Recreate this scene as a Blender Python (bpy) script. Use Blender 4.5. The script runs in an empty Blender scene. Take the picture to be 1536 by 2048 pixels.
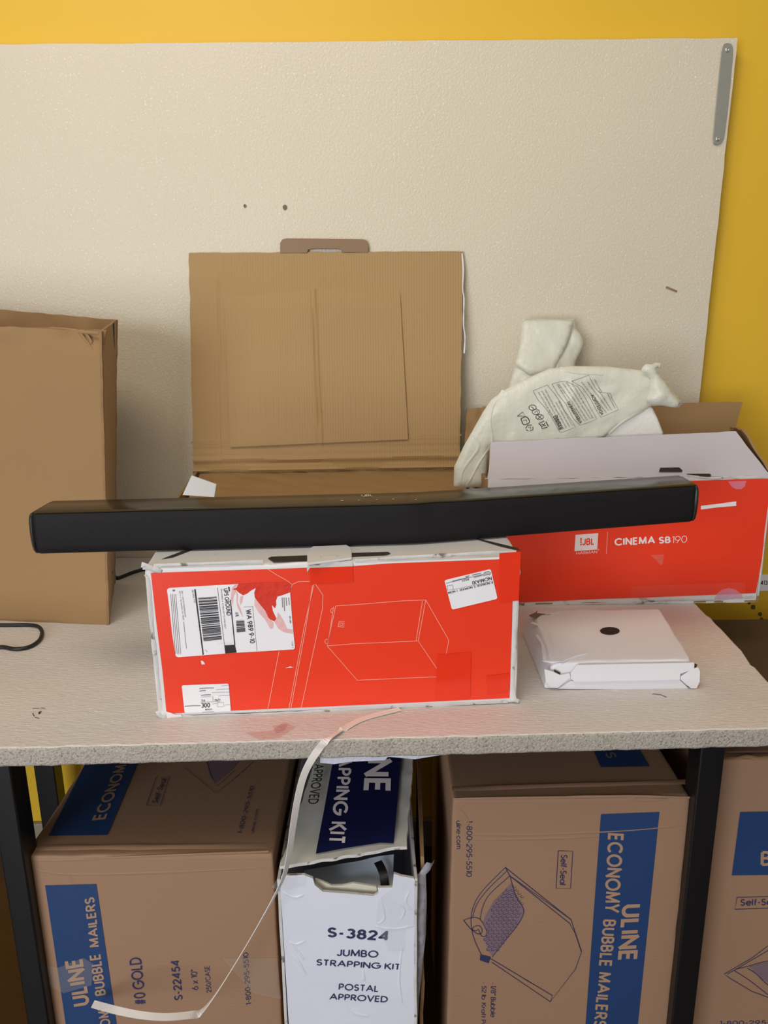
import bpy, bmesh, math, random
from mathutils import Vector, Matrix, noise
from mathutils.bvhtree import BVHTree
from mathutils.geometry import delaunay_2d_cdt
random.seed(7)
SC = bpy.context.scene
COL = SC.collection

# ------------------------------------------------------------------ camera, world, light, exposure
F_PX, PITCH, ROLL = 1538.0, math.radians(14.8), 0.010
CAM = Vector((0, 0, 1.275))
_fwd = Vector((0, math.cos(PITCH), -math.sin(PITCH)))
_up0 = Vector((0, math.sin(PITCH), math.cos(PITCH)))
_rt0 = Vector((1, 0, 0))
_up = _up0 * math.cos(ROLL) + _rt0 * math.sin(ROLL)
_rt = _rt0 * math.cos(ROLL) - _up0 * math.sin(ROLL)
cd = bpy.data.cameras.new('camera'); cam = bpy.data.objects.new('camera', cd); COL.objects.link(cam)
cam.matrix_world = Matrix(((_rt.x, _up.x, -_fwd.x, CAM.x), (_rt.y, _up.y, -_fwd.y, CAM.y), (_rt.z, _up.z, -_fwd.z, CAM.z), (0, 0, 0, 1)))
cd.sensor_fit = 'VERTICAL'; cd.sensor_height = 36.0; cd.lens = F_PX / 2048 * 36; cd.clip_start = 0.02
SC.camera = cam

w = bpy.data.worlds.new('world'); SC.world = w; w.use_nodes = True
w.node_tree.nodes['Background'].inputs[0].default_value = (1.0, 0.95, 0.88, 1)
w.node_tree.nodes['Background'].inputs[1].default_value = 0.34

def area(name, loc, target, sx, sy, power, col):
    l = bpy.data.lights.new(name, 'AREA'); l.shape = 'RECTANGLE'; l.size = sx; l.size_y = sy; l.energy = power; l.color = col
    o = bpy.data.objects.new(name, l); COL.objects.link(o); o.location = loc
    o.rotation_euler = (Vector(target) - Vector(loc)).to_track_quat('-Z', 'Y').to_euler()
    return o
area('doorway_daylight', (-1.45, -2.0, 1.15), (0.15, 1.2, 0.85), 1.5, 1.7, 66, (0.90, 0.94, 1.0))
area('ceiling_lamp_light', (-0.5, 0.1, 2.7), (0.2, 1.3, 1.3), 1.3, 0.5, 17, (1.0, 0.86, 0.66))
SC.view_settings.view_transform = 'Standard'; SC.view_settings.look = 'None'
SC.view_settings.gamma = 1; SC.view_settings.use_curve_mapping = False
SC.view_settings.exposure = 0.0

# ------------------------------------------------------------------ measuring helpers (a sight line met with a real surface)
def ray(px, py):
    return (_fwd * F_PX + _rt * (px - 768) - _up * (py - 1024)).normalized()
def on_z(px, py, z):
    d = ray(px, py); return CAM + d * ((z - CAM.z) / d.z)
def on_y(px, py, y):
    d = ray(px, py); return CAM + d * (y / d.y)
class Face:
    def __init__(s, p0, p1, p2):
        s.o = Vector(p0); s.n = (Vector(p1) - s.o).cross(Vector(p2) - s.o).normalized()
        if s.n.dot(CAM - s.o) < 0: s.n = -s.n
        s.bvh = None
    def __call__(s, px, py, off=0.0):
        d = ray(px, py); t = (s.o - CAM).dot(s.n) / d.dot(s.n); return CAM + d * t + s.n * off
    def drape(s, p, off):
        if s.bvh:
            h = s.bvh.ray_cast(p + s.n * 0.3, -s.n)
            if h[0] is not None: return h[0] + s.n * off
        return p + s.n * off
def K(ox, oy, s): return lambda x, y: (ox + x / s, oy + y / s)

# ------------------------------------------------------------------ materials
def lin(c): return tuple(((v / 255) / 12.92 if v / 255 <= 0.04045 else ((v / 255 + 0.055) / 1.055) ** 2.4) for v in c)
MATS = {}
def mat(name, rgb, rough=0.6, var=0.08, vscale=6, bump=0.0, bscale=200, stretch=(1, 1, 1), metal=0.0, spots=None, spec=0.5, wave=None, coat=0):
    if name in MATS: return MATS[name]
    m = bpy.data.materials.new(name); m.use_nodes = True; nt = m.node_tree; N = nt.nodes; L = nt.links
    b = N['Principled BSDF']; c = lin(rgb)
    b.inputs['Roughness'].default_value = rough; b.inputs['Metallic'].default_value = metal
    b.inputs['Specular IOR Level'].default_value = spec
    b.inputs['Coat Weight'].default_value = coat
    tc = N.new('ShaderNodeTexCoord'); mp = N.new('ShaderNodeMapping'); mp.inputs['Scale'].default_value = stretch
    L.new(tc.outputs['Object'], mp.inputs['Vector'])
    nz = N.new('ShaderNodeTexNoise'); nz.inputs['Scale'].default_value = vscale; nz.inputs['Detail'].default_value = 5
    L.new(mp.outputs[0], nz.inputs['Vector'])
    mx = N.new('ShaderNodeMix'); mx.data_type = 'RGBA'
    mx.inputs[6].default_value = tuple(v * (1 - var) for v in c) + (1,); mx.inputs[7].default_value = tuple(min(1, v * (1 + var)) for v in c) + (1,)
    L.new(nz.outputs[0], mx.inputs[0]); out = mx.outputs[2]
    if spots:
        srgb, sscale, th, soft = spots
        sn = N.new('ShaderNodeTexNoise'); sn.inputs['Scale'].default_value = sscale; sn.inputs['Detail'].default_value = 3
        L.new(mp.outputs[0], sn.inputs['Vector'])
        rp = N.new('ShaderNodeMapRange'); rp.inputs[1].default_value = th; rp.inputs[2].default_value = th + soft
        L.new(sn.outputs[0], rp.inputs[0])
        m2 = N.new('ShaderNodeMix'); m2.data_type = 'RGBA'; m2.inputs[7].default_value = lin(srgb) + (1,)
        L.new(rp.outputs[0], m2.inputs[0]); L.new(out, m2.inputs[6]); out = m2.outputs[2]
    L.new(out, b.inputs['Base Color'])
    last = None
    if bump:
        bn = N.new('ShaderNodeTexNoise'); bn.inputs['Scale'].default_value = bscale; bn.inputs['Detail'].default_value = 4
        L.new(mp.outputs[0], bn.inputs['Vector'])
        bp = N.new('ShaderNodeBump'); bp.inputs['Strength'].default_value = bump; bp.inputs['Distance'].default_value = 0.002
        L.new(bn.outputs[0], bp.inputs['Height']); last = bp
    if wave:
        wv = N.new('ShaderNodeTexWave'); wv.bands_direction = wave[0]; wv.inputs['Scale'].default_value = wave[1]; wv.inputs['Distortion'].default_value = 0.6
        L.new(tc.outputs['Object'], wv.inputs['Vector'])
        b2 = N.new('ShaderNodeBump'); b2.inputs['Strength'].default_value = wave[2]; b2.inputs['Distance'].default_value = 0.001
        L.new(wv.outputs['Fac'], b2.inputs['Height'])
        if last: L.new(last.outputs[0], b2.inputs['Normal'])
        last = b2
    if last: L.new(last.outputs[0], b.inputs['Normal'])
    MATS[name] = m; return m

def film(name, rgb, alpha, rough=0.35, trans=0.5, bump=0.3, bscale=25):
    m = bpy.data.materials.new(name); m.use_nodes = True; nt = m.node_tree; N = nt.nodes; L = nt.links
    N.remove(N['Principled BSDF']); out = N['Material Output']
    df = N.new('ShaderNodeBsdfPrincipled'); df.inputs['Base Color'].default_value = lin(rgb) + (1,); df.inputs['Roughness'].default_value = rough
    tl = N.new('ShaderNodeBsdfTranslucent'); tl.inputs[0].default_value = lin(rgb) + (1,)
    tp = N.new('ShaderNodeBsdfTransparent')
    m1 = N.new('ShaderNodeMixShader'); m1.inputs[0].default_value = trans * 0.6; L.new(df.outputs[0], m1.inputs[1]); L.new(tl.outputs[0], m1.inputs[2])
    m2 = N.new('ShaderNodeMixShader'); m2.inputs[0].default_value = alpha; L.new(tp.outputs[0], m2.inputs[1]); L.new(m1.outputs[0], m2.inputs[2])
    L.new(m2.outputs[0], out.inputs[0])
    bn = N.new('ShaderNodeTexNoise'); bn.inputs['Scale'].default_value = bscale; bn.inputs['Detail'].default_value = 5
    tc = N.new('ShaderNodeTexCoord'); L.new(tc.outputs['Object'], bn.inputs['Vector'])
    bp = N.new('ShaderNodeBump'); bp.inputs['Strength'].default_value = bump; bp.inputs['Distance'].default_value = 0.01
    L.new(bn.outputs[0], bp.inputs['Height']); L.new(bp.outputs[0], df.inputs['Normal'])
    return m

M_WALL = mat('yellow_paint', (228, 184, 44), 0.5, 0.05, 3, 0.08, 120)
M_BASE = mat('baseboard_paint', (150, 140, 120), 0.6, 0.1, 10)
M_FLOOR = mat('dark_wood_floor', (72, 42, 24), 0.45, 0.35, 9, 0.1, 60, stretch=(1, 6, 1))
M_FOAM = mat('foam_board_sheet', (217, 208, 188), 0.42, 0.05, 3, 0.5, 230, spots=((242, 236, 222), 300, 0.62, 0.08))
M_MAT = mat('foam_mat_top', (213, 207, 203), 0.6, 0.10, 5, 0.9, 190, stretch=(0.55, 1.8, 1), spots=((232, 230, 224), 260, 0.63, 0.08))
M_MATEDGE = mat('foam_mat_cut_edge', (176, 169, 157), 0.75, 0.35, 300, 1.0, 330, spots=((132, 125, 116), 420, 0.54, 0.12))
M_OFFCUT = mat('lavender_foam', (206, 206, 222), 0.7, 0.08, 60, 0.8, 160)
M_METAL = mat('galvanised_steel', (168, 168, 160), 0.38, 0.08, 30, metal=0.55)
M_SCREW = mat('screw_steel', (205, 203, 196), 0.25, 0.05, metal=0.9)
M_HOLE = mat('dark_hole', (52, 44, 38), 0.9, 0.2)
M_KRAFT = mat('kraft_cardboard', (152, 119, 78), 0.72, 0.06, 5, 0.12, 260)
M_KRAFTC = mat('kraft_corrugated', (170, 138, 92), 0.7, 0.05, 4, 0.1, 260, wave=('X', 62, 0.28))
M_KRAFTP = mat('kraft_pinkish', (155, 121, 95), 0.72, 0.06, 4, 0.10, 260, wave=('Z', 55, 0.05))
M_KRAFTR = mat('kraft_raw_edge', (150, 118, 82), 0.85, 0.25, 60, 0.5, 120)
M_BWHITE = mat('printed_white_board', (222, 221, 222), 0.42, 0.05, 12, 0.08, 60, spots=((150, 144, 138), 26, 0.66, 0.10))
M_WORN = mat('worn_white_edge', (205, 203, 200), 0.6, 0.18, 40, 0.5, 90, spots=((120, 110, 100), 60, 0.60, 0.08))
M_RED = mat('red_print', (238, 62, 34), 0.33, 0.04, 6, 0.05, 40)
M_REDT = mat('red_torn_print', (216, 54, 35), 0.8, 0.2, 90, 0.8, 160)
M_REDTAPE = mat('red_under_clear_tape', (226, 50, 28), 0.16, 0.04, 10, 0.05, 30)
M_LINE = mat('pale_drawing_line', (246, 168, 146), 0.4, 0.03)
M_PAPER = mat('label_paper', (238, 236, 240), 0.45, 0.03, 20, 0.05, 40)
M_PINKPAPER = mat('torn_label_fibre', (232, 184, 184), 0.8, 0.25, 60, 0.4, 90)
M_INK = mat('black_ink', (34, 32, 34), 0.5, 0.15, 40)
M_GREYINK = mat('faded_ink', (128, 124, 126), 0.5, 0.2, 80)
M_WHITEINK = mat('white_print', (240, 228, 228), 0.4, 0.03)
M_CLOTH = mat('grille_cloth', (26, 24, 26), 0.62, 0.15, 300, 0.25, 700, spec=0.2)
M_GLOSS = mat('glossy_black_plastic', (26, 24, 22), 0.17, 0.05, spec=0.42)
M_CAP = mat('end_cap_plastic', (26, 25, 26), 0.3, 0.05)
M_SILVER = mat('silver_print', (190, 186, 178), 0.35, 0.05)
M_WHITEBOX = mat('plain_white_card', (226, 224, 230), 0.5, 0.03, 6, 0.10, 25)
M_EPS = mat('white_polystyrene', (236, 234, 228), 0.6, 0.04, 90, 0.4, 150)
M_BLUE = mat('blue_print', (32, 62, 108), 0.5, 0.08, 8, 0.08, 200)
M_BLUEINK = mat('blue_ink', (48, 52, 92), 0.5, 0.12, 60)
M_BROWNTXT = mat('unprinted_kraft_lettering', (170, 136, 110), 0.6, 0.05, 20)
M_NAVY = mat('navy_print', (24, 28, 70), 0.3, 0.10, 14, 0.15, 30)
M_STEEL = mat('black_painted_steel', (13, 14, 16), 0.4, 0.1, 20)
M_RUB = mat('black_cable_rubber', (24, 22, 22), 0.45, 0.1)
M_STRAP = mat('white_poly_strap', (232, 226, 220), 0.4, 0.04, 30, 0.1, 90)
M_TAPE = film('clear_tape', (206, 198, 184), 0.16, 0.15, 0.2)
M_PINKTAPE = film('pink_tape_scrap', (226, 170, 160), 0.30, 0.3, 0.2)
M_BAG = film('milky_plastic_bag', (238, 239, 227), 0.84, 0.34, 0.25, 0.5, 28)
M_WRAP = film('clear_plastic_wrap', (216, 220, 232), 0.42, 0.14, 0.4, 0.9, 30)
M_PINKSTK = film('pink_round_sticker', (240, 176, 206), 0.50, 0.25, 0.2)
M_GREYLAV = mat('lavender_white_card', (196, 190, 196), 0.5, 0.03, 5, 0.06, 40)
M_BUBBLE = mat('bubble_print', (122, 100, 110), 0.6, 0.15, 60)

# ------------------------------------------------------------------ object helpers
ORG = {}
def tag(o, label, cat, group=None, kind=None):
    if label: o['label'] = label
    if cat: o['category'] = cat
    if group: o['group'] = group
    if kind: o['kind'] = kind
    return o
def thing(name, label, cat, loc, group=None):
    o = bpy.data.objects.new(name, None); COL.objects.link(o); o.location = loc; o.empty_display_size = 0.05
    ORG[o.name] = Vector(loc); return tag(o, label, cat, group)
def mesh(name, verts, faces, m, parent=None, smooth=False, origin=None, bevel=0, label=None, mats=None, fmat=None, seg=2):
    org = ORG[parent.name] if parent is not None else (Vector(origin) if origin is not None else sum((Vector(v) for v in verts), Vector()) / max(1, len(verts)))
    me = bpy.data.meshes.new(name); me.from_pydata([tuple(Vector(v) - org) for v in verts], [], faces); me.validate()
    for k in (mats or [m]): me.materials.append(k)
    if fmat:
        for p in me.polygons: p.material_index = fmat[p.index] if p.index < len(fmat) else 0
    bm = bmesh.new(); bm.from_mesh(me); bmesh.ops.recalc_face_normals(bm, faces=bm.faces); bm.to_mesh(me); bm.free()
    if smooth:
        for p in me.polygons: p.use_smooth = True
    o = bpy.data.objects.new(name, me); COL.objects.link(o)
    if parent is not None: o.parent = parent
    else: o.location = org
    ORG[o.name] = org
    if bevel:
        b = o.modifiers.new('bevel', 'BEVEL'); b.width = bevel; b.segments = seg; b.limit_method = 'ANGLE'; b.angle_limit = math.radians(40)
        for p in me.polygons: p.use_smooth = True
        wn = o.modifiers.new('wn', 'WEIGHTED_NORMAL'); wn.keep_sharp = True
    if label: o['label'] = label
    return o
def nz(p, s, seed=0): return noise.noise(Vector(p) * s + Vector((seed * 7.3, seed * 3.1, seed)))
def nz3(p, s, seed=0): return noise.noise_vector(Vector(p) * s + Vector((seed * 7.3, seed * 3.1, seed)))

def params(length, edge=0.008, step=0.03):
    n = max(2, int(length / step)); e = min(edge / length, 0.2)
    return [0.0, e] + [e + (1 - 2 * e) * i / n for i in range(1, n)] + [1 - e, 1.0]
def hexa(name, c, m, parent, wob=0.0012, bevel=0.002, seed=1, label=None, step=0.03):
    """closed cardboard carton from eight corners (bottom fl fr br bl, top fl fr br bl) with slightly worn edges"""
    c = [Vector(p) for p in c]
    U = params((c[1] - c[0]).length, step=step); V = params((c[3] - c[0]).length, step=step); W = params((c[4] - c[0]).length, step=step)
    verts = []; idx = {}; faces = []
    def tri(u, v, w_):
        a = (c[0] * (1 - u) + c[1] * u) * (1 - v) + (c[3] * (1 - u) + c[2] * u) * v
        b = (c[4] * (1 - u) + c[5] * u) * (1 - v) + (c[7] * (1 - u) + c[6] * u) * v
        return a * (1 - w_) + b * w_
    ctr = sum(c, Vector()) / 8
    def vi(i, j, k):
        if (i, j, k) in idx: return idx[(i, j, k)]
        p = tri(U[i], V[j], W[k]); ext = (i in (0, len(U) - 1)) + (j in (0, len(V) - 1)) + (k in (0, len(W) - 1))
        if ext >= 2 and W[k] > 0.0:
            p = p + nz3(p, 38, seed) * wob + (ctr - p).normalized() * wob * (1.5 if ext == 3 else 0.4)
        verts.append(p); idx[(i, j, k)] = len(verts) - 1; return len(verts) - 1
    a, b, d = len(U) - 1, len(V) - 1, len(W) - 1
    for i in range(a):
        for k in range(d):
            faces.append([vi(i, 0, k), vi(i + 1, 0, k), vi(i + 1, 0, k + 1), vi(i, 0, k + 1)])
            faces.append([vi(i, b, k), vi(i, b, k + 1), vi(i + 1, b, k + 1), vi(i + 1, b, k)])
        for j in range(b):
            faces.append([vi(i, j, 0), vi(i, j + 1, 0), vi(i + 1, j + 1, 0), vi(i + 1, j, 0)])
            faces.append([vi(i, j, d), vi(i + 1, j, d), vi(i + 1, j + 1, d), vi(i, j + 1, d)])
    for j in range(b):
        for k in range(d):
            faces.append([vi(0, j, k), vi(0, j, k + 1), vi(0, j + 1, k + 1), vi(0, j + 1, k)])
            faces.append([vi(a, j, k), vi(a, j + 1, k), vi(a, j + 1, k + 1), vi(a, j, k + 1)])
    return mesh(name, verts, faces, m, parent, bevel=bevel, label=label)
def slab(name, q, t, m, parent, nu=24, nv=16, disp=None, wob=0.0, seed=1, bevel=0.0, m2=None, medge=None, label=None, smooth=True):
    """sheet of card: quad q (bl br tr tl), front surface on the quad, thickness t behind it"""
    q = [Vector(p) for p in q]; n = (q[1] - q[0]).cross(q[3] - q[0]).normalized()
    if n.dot(CAM - q[0]) < 0: n = -n
    verts = []; faces = []; fm = []
    for layer in (0, 1):
        for j in range(nv + 1):
            for i in range(nu + 1):
                u, v = i / nu, j / nv
                p = (q[0] * (1 - u) + q[1] * u) * (1 - v) + (q[3] * (1 - u) + q[2] * u) * v
                if disp: p = p + n * disp(u, v)
                if wob and (i in (0, nu) or j in (0, nv)): p = p + nz3(p, 45, seed) * wob
                verts.append(p - n * (t * layer))
    s = (nu + 1) * (nv + 1); I = lambda i, j, l: l * s + j * (nu + 1) + i
    for j in range(nv):
        for i in range(nu):
            faces.append([I(i, j, 0), I(i + 1, j, 0), I(i + 1, j + 1, 0), I(i, j + 1, 0)]); fm.append(0)
            faces.append([I(i, j, 1), I(i, j + 1, 1), I(i + 1, j + 1, 1), I(i + 1, j, 1)]); fm.append(1)
    for i in range(nu):
        for j in (0, nv): faces.append([I(i, j, 0), I(i, j, 1), I(i + 1, j, 1), I(i + 1, j, 0)]); fm.append(2)
    for j in range(nv):
        for i in (0, nu): faces.append([I(i, j, 0), I(i, j + 1, 0), I(i, j + 1, 1), I(i, j, 1)]); fm.append(2)
    o = mesh(name, verts, faces, m, parent, bevel=bevel, mats=[m, m2 or m, medge or m], fmat=fm, label=label)
    if smooth and not bevel:
        for p in o.data.polygons: p.use_smooth = (p.material_index != 2 and p.loop_total == 4)
        o.modifiers.new('es', 'EDGE_SPLIT').split_angle = math.radians(50)
    return o
def prism(name, pts, n, t, m, parent, bevel=0, label=None, mats=None, smooth=False):
    """polygon (3D points) extruded by t behind normal n"""
    n = Vector(n).normalized(); pts = [Vector(p) for p in pts]; k = len(pts)
    verts = pts + [p - n * t for p in pts]
    faces = [list(range(k)), list(range(2 * k - 1, k - 1, -1))] + [[i, (i + 1) % k, k + (i + 1) % k, k + i] for i in range(k)]
    fm = [0, 0] + [1] * k
    return mesh(name, verts, faces, m, parent, bevel=bevel, label=label, mats=mats, fmat=fm if mats else None)
def tube(name, pts, r, m, parent=None, label=None, flat=None, sub=6, sides=8, origin=None):
    """round (or flat strap) section swept along smoothed points"""
    P = [Vector(p) for p in pts]; path = []
    for i in range(len(P) - 1):
        p0 = P[max(0, i - 1)]; p1 = P[i]; p2 = P[i + 1]; p3 = P[min(len(P) - 1, i + 2)]
        for k in range(sub):
            t = k / sub
            path.append(0.5 * ((2 * p1) + (p2 - p0) * t + (2 * p0 - 5 * p1 + 4 * p2 - p3) * t * t + (3 * p1 - p0 - 3 * p2 + p3) * t ** 3))
    path.append(P[-1]); verts = []; faces = []
    for i, p in enumerate(path):
        d = (path[min(i + 1, len(path) - 1)] - path[max(i - 1, 0)]).normalized()
        if flat:
            f = flat(i / (len(path) - 1)); a = (f - d * f.dot(d)).normalized(); b = d.cross(a); ra, rb = r, 0.0004
        else:
            a = d.cross(Vector((0, 0, 1)));
            a = (a if a.length > 1e-4 else Vector((1, 0, 0))).normalized(); b = d.cross(a); ra = rb = r
        for s in range(sides):
            th = 2 * math.pi * (s + 0.5) / sides
            cx, cy = math.cos(th), math.sin(th)
            if flat: cx = 1 if cx > 0 else -1; cy = 1 if cy > 0 else -1
            verts.append(p + a * (ra * cx) + b * (rb * cy))
        if flat: pass
    for i in range(len(path) - 1):
        for s in range(sides):
            faces.append([i * sides + s, i * sides + (s + 1) % sides, (i + 1) * sides + (s + 1) % sides, (i + 1) * sides + s])
    faces.append(list(range(sides))); faces.append([(len(path) - 1) * sides + s for s in reversed(range(sides))])
    return mesh(name, verts, faces, m, parent, smooth=not flat, label=label, origin=origin)
def bar3(name, a, b, wx, wy, m, parent, bevel=0.003):
    a, b = Vector(a), Vector(b); verts = []
    for p in (a, b):
        for sx, sy in ((-1, -1), (1, -1), (1, 1), (-1, 1)): verts.append(p + Vector((sx * wx / 2, sy * wy / 2, 0)))
    return mesh(name, verts, [[0, 1, 2, 3], [7, 6, 5, 4]] + [[i, (i + 1) % 4, 4 + (i + 1) % 4, 4 + i] for i in range(4)], m, parent, bevel=bevel)

# geometric lettering: every letter is drawn as strokes and arcs on a unit cap height
def _arc(cx, cy, rx, ry, a0, a1, n=14):
    return [(cx + rx * math.cos(math.radians(a0 + (a1 - a0) * i / n)), cy + ry * math.sin(math.radians(a0 + (a1 - a0) * i / n))) for i in range(n + 1)]
_B = lambda x, y0, y1, w_: [(x, y1), (x + w_ * .45, y1)] + _arc(x + w_ * .45, (y0 + y1) / 2, w_ * .55, (y1 - y0) / 2, 90, -90, 10) + [(x, y0)]
_o = lambda cx=.34, r=.34: _arc(cx, .34, r, .34, 0, 360, 18)
FONT = {
 'A': (.86, [[(0, 0), (.43, 1), (.86, 0)], [(.15, .34), (.71, .34)]]), 'B': (.56, [[(0, 0), (0, 1)], _B(0, .52, 1, .50), _B(0, 0, .52, .56)]),
 'C': (.86, [_arc(.5, .5, .5, .5, 42, 318, 22)]), 'D': (.72, [[(0, 0), (0, 1), (.26, 1)] + _arc(.26, .5, .48, .5, 90, -90, 16) + [(0, 0)]]),
 'E': (.50, [[(.5, 1), (0, 1), (0, 0), (.5, 0)], [(0, .52), (.46, .52)]]), 'F': (.48, [[(.48, 1), (0, 1), (0, 0)], [(0, .52), (.42, .52)]]),
 'G': (.96, [_arc(.5, .5, .5, .5, 45, 360, 24) + [(.56, .5)]]), 'H': (.66, [[(0, 0), (0, 1)], [(.66, 0), (.66, 1)], [(0, .52), (.66, .52)]]),
 'I': (.0, [[(0, 0), (0, 1)]]), 'J': (.42, [[(.42, 1), (.42, .24)] + _arc(.21, .22, .21, .22, 0, -170, 10)]), 'K': (.62, [[(0, 0), (0, 1)], [(.56, 1), (.02, .45)], [(.18, .60), (.62, 0)]]),
 'L': (.44, [[(0, 1), (0, 0), (.44, 0)]]), 'M': (.88, [[(0, 0), (.06, 1)], [(.06, 1), (.44, .12)], [(.44, .12), (.82, 1)], [(.82, 1), (.88, 0)]]),
 'N': (.70, [[(0, 0), (0, 1)], [(0, 1), (.7, 0)], [(.7, 0), (.7, 1)]]), 'O': (1.0, [_arc(.5, .5, .5, .5, 0, 360, 26)]), 'P': (.54, [[(0, 0), (0, 1)], _B(0, .44, 1, .54)]),
 'Q': (1.0, [_arc(.5, .5, .5, .5, 0, 360, 26), [(.6, .3), (.95, -.02)]]), 'R': (.58, [[(0, 0), (0, 1)], _B(0, .46, 1, .54), [(.24, .46), (.56, 0)]]),
 'S': (.52, [_arc(.26, .75, .24, .25, 25, 270, 12) + _arc(.26, .25, .26, .25, 90, -155, 12)]), 'T': (.56, [[(0, 1), (.56, 1)], [(.28, 1), (.28, 0)]]),
 'U': (.62, [[(0, 1), (0, .3)] + _arc(.31, .31, .31, .31, 180, 360, 14) + [(.62, 1)]]), 'V': (.74, [[(0, 1), (.37, 0)], [(.37, 0), (.74, 1)]]),
 'W': (1.06, [[(0, 1), (.27, 0)], [(.27, 0), (.53, .9)], [(.53, .9), (.79, 0)], [(.79, 0), (1.06, 1)]]), 'X': (.64, [[(0, 1), (.64, 0)], [(.64, 1), (0, 0)]]),
 'Y': (.62, [[(0, 1), (.31, .46)], [(.62, 1), (.31, .46)], [(.31, .46), (.31, 0)]]), 'Z': (.6, [[(0, 1), (.6, 1), (0, 0), (.6, 0)]]),
 '0': (.58, [_arc(.29, .5, .29, .5, 0, 360, 22)]), '1': (.18, [[(0, .9), (.18, 1), (.18, 0)]]), '2': (.54, [_arc(.27, .73, .26, .27, 170, -32, 10) + [(0, 0), (.54, 0)]]),
 '3': (.54, [_arc(.27, .76, .23, .24, 150, -90, 10), _arc(.27, .27, .27, .27, 90, -155, 12)]), '4': (.60, [[(.46, 0), (.46, 1), (0, .26), (.6, .26)]]),
 '5': (.54, [[(.50, 1), (.14, 1), (.06, .56)] + _arc(.26, .32, .28, .32, 130, -150, 12)]), '6': (.56, [[(.36, 1), (.05, .46)], _arc(.28, .31, .28, .31, 0, 360, 18)]),
 '7': (.52, [[(0, 1), (.52, 1), (.14, 0)]]), '8': (.54, [_arc(.27, .76, .22, .24, 0, 360, 16), _arc(.27, .27, .27, .27, 0, 360, 18)]), '9': (.56, [[(.2, 0), (.51, .54)], _arc(.28, .69, .28, .31, 0, 360, 18)]),
 '-': (.28, [[(0, .42), (.28, .42)]]), '#': (.6, [[(.14, 0), (.24, 1)], [(.38, 0), (.48, 1)], [(.02, .34), (.56, .34)], [(.06, .68), (.6, .68)]]), '/': (.36, [[(0, -.05), (.36, 1.05)]]),
 '.': (.02, [[(0, .03), (.02, .03)]]), ':': (.02, [[(0, .06), (.02, .06)], [(0, .6), (.02, .6)]]), '"': (.18, [[(0, 1.02), (0, .72)], [(.18, 1.02), (.18, .72)]]), '!': (.0, [[(0, 1), (0, .3)], [(0, .08), (0, -.0)]]),
 '*': (.14, [[(0, .36), (.14, .36)]]), '(': (.2, [_arc(.3, .5, .3, .6, 120, 240, 8)]), ')': (.2, [_arc(-.1, .5, .3, .6, 60, -60, 8)]),
 'a': (.68, [_o(), [(.68, .68), (.68, 0)]]), 'b': (.68, [_o(), [(0, 1), (0, 0)]]), 'c': (.60, [_arc(.34, .34, .34, .34, 45, 315, 16)]), 'd': (.68, [_o(), [(.68, 1), (.68, 0)]]),
 'e': (.66, [[(.02, .36), (.67, .36)] + _arc(.34, .34, .34, .34, 5, 320, 18)]), 'f': (.30, [_arc(.3, .8, .18, .2, 90, 180, 6) + [(.12, 0)], [(0, .64), (.28, .64)]]), 'g': (.68, [_o(), [(.68, .68), (.68, .0)] + _arc(.34, .0, .34, .26, 0, -150, 10)]),
 'h': (.52, [[(0, 1), (0, 0)], _arc(.26, .40, .26, .28, 180, 0, 10) + [(.52, 0)]]), 'i': (.0, [[(0, .68), (0, 0)], [(0, .98), (0, .90)]]), 'j': (.1, [[(.1, .68), (.1, -.2)], [(.1, .98), (.1, .9)]]), 'k': (.46, [[(0, 1), (0, 0)], [(.42, .68), (.02, .3)], [(.14, .42), (.46, 0)]]),
 'l': (.0, [[(0, 1), (0, 0)]]), 'm': (.86, [[(0, .68), (0, 0)], _arc(.215, .44, .215, .24, 180, 0, 8) + [(.43, 0)], _arc(.645, .44, .215, .24, 180, 0, 8) + [(.86, 0)]]), 'n': (.50, [[(0, .68), (0, 0)], _arc(.25, .42, .25, .26, 180, 0, 10) + [(.5, 0)]]),
 'o': (.68, [_o()]), 'p': (.68, [_o(), [(0, .68), (0, -.28)]]), 'q': (.68, [_o(), [(.68, .68), (.68, -.28)]]), 'r': (.28, [[(0, .68), (0, 0)], _arc(.26, .4, .26, .26, 180, 85, 6)]), 's': (.38, [_arc(.19, .51, .17, .17, 25, 270, 8) + _arc(.19, .17, .19, .17, 90, -155, 8)]),
 't': (.26, [[(.12, .95), (.12, 0)], [(0, .66), (.26, .66)]]), 'u': (.50, [[(0, .68), (0, .26)] + _arc(.25, .26, .25, .26, 180, 360, 10), [(.5, .68), (.5, 0)]]), 'v': (.5, [[(0, .68), (.25, 0)], [(.25, 0), (.5, .68)]]), 'w': (.72, [[(0, .68), (.18, 0)], [(.18, 0), (.36, .62)], [(.36, .62), (.54, 0)], [(.54, 0), (.72, .68)]]),
 'x': (.46, [[(0, .68), (.46, 0)], [(.46, .68), (0, 0)]]), 'y': (.5, [[(0, .68), (.25, 0)], [(.5, .68), (.14, -.28)]]), 'z': (.42, [[(0, .66), (.42, .66), (0, 0), (.42, 0)]]), ',': (.06, [[(.06, .06), (0, -.12)]]),
}
_TXT = {}
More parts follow.
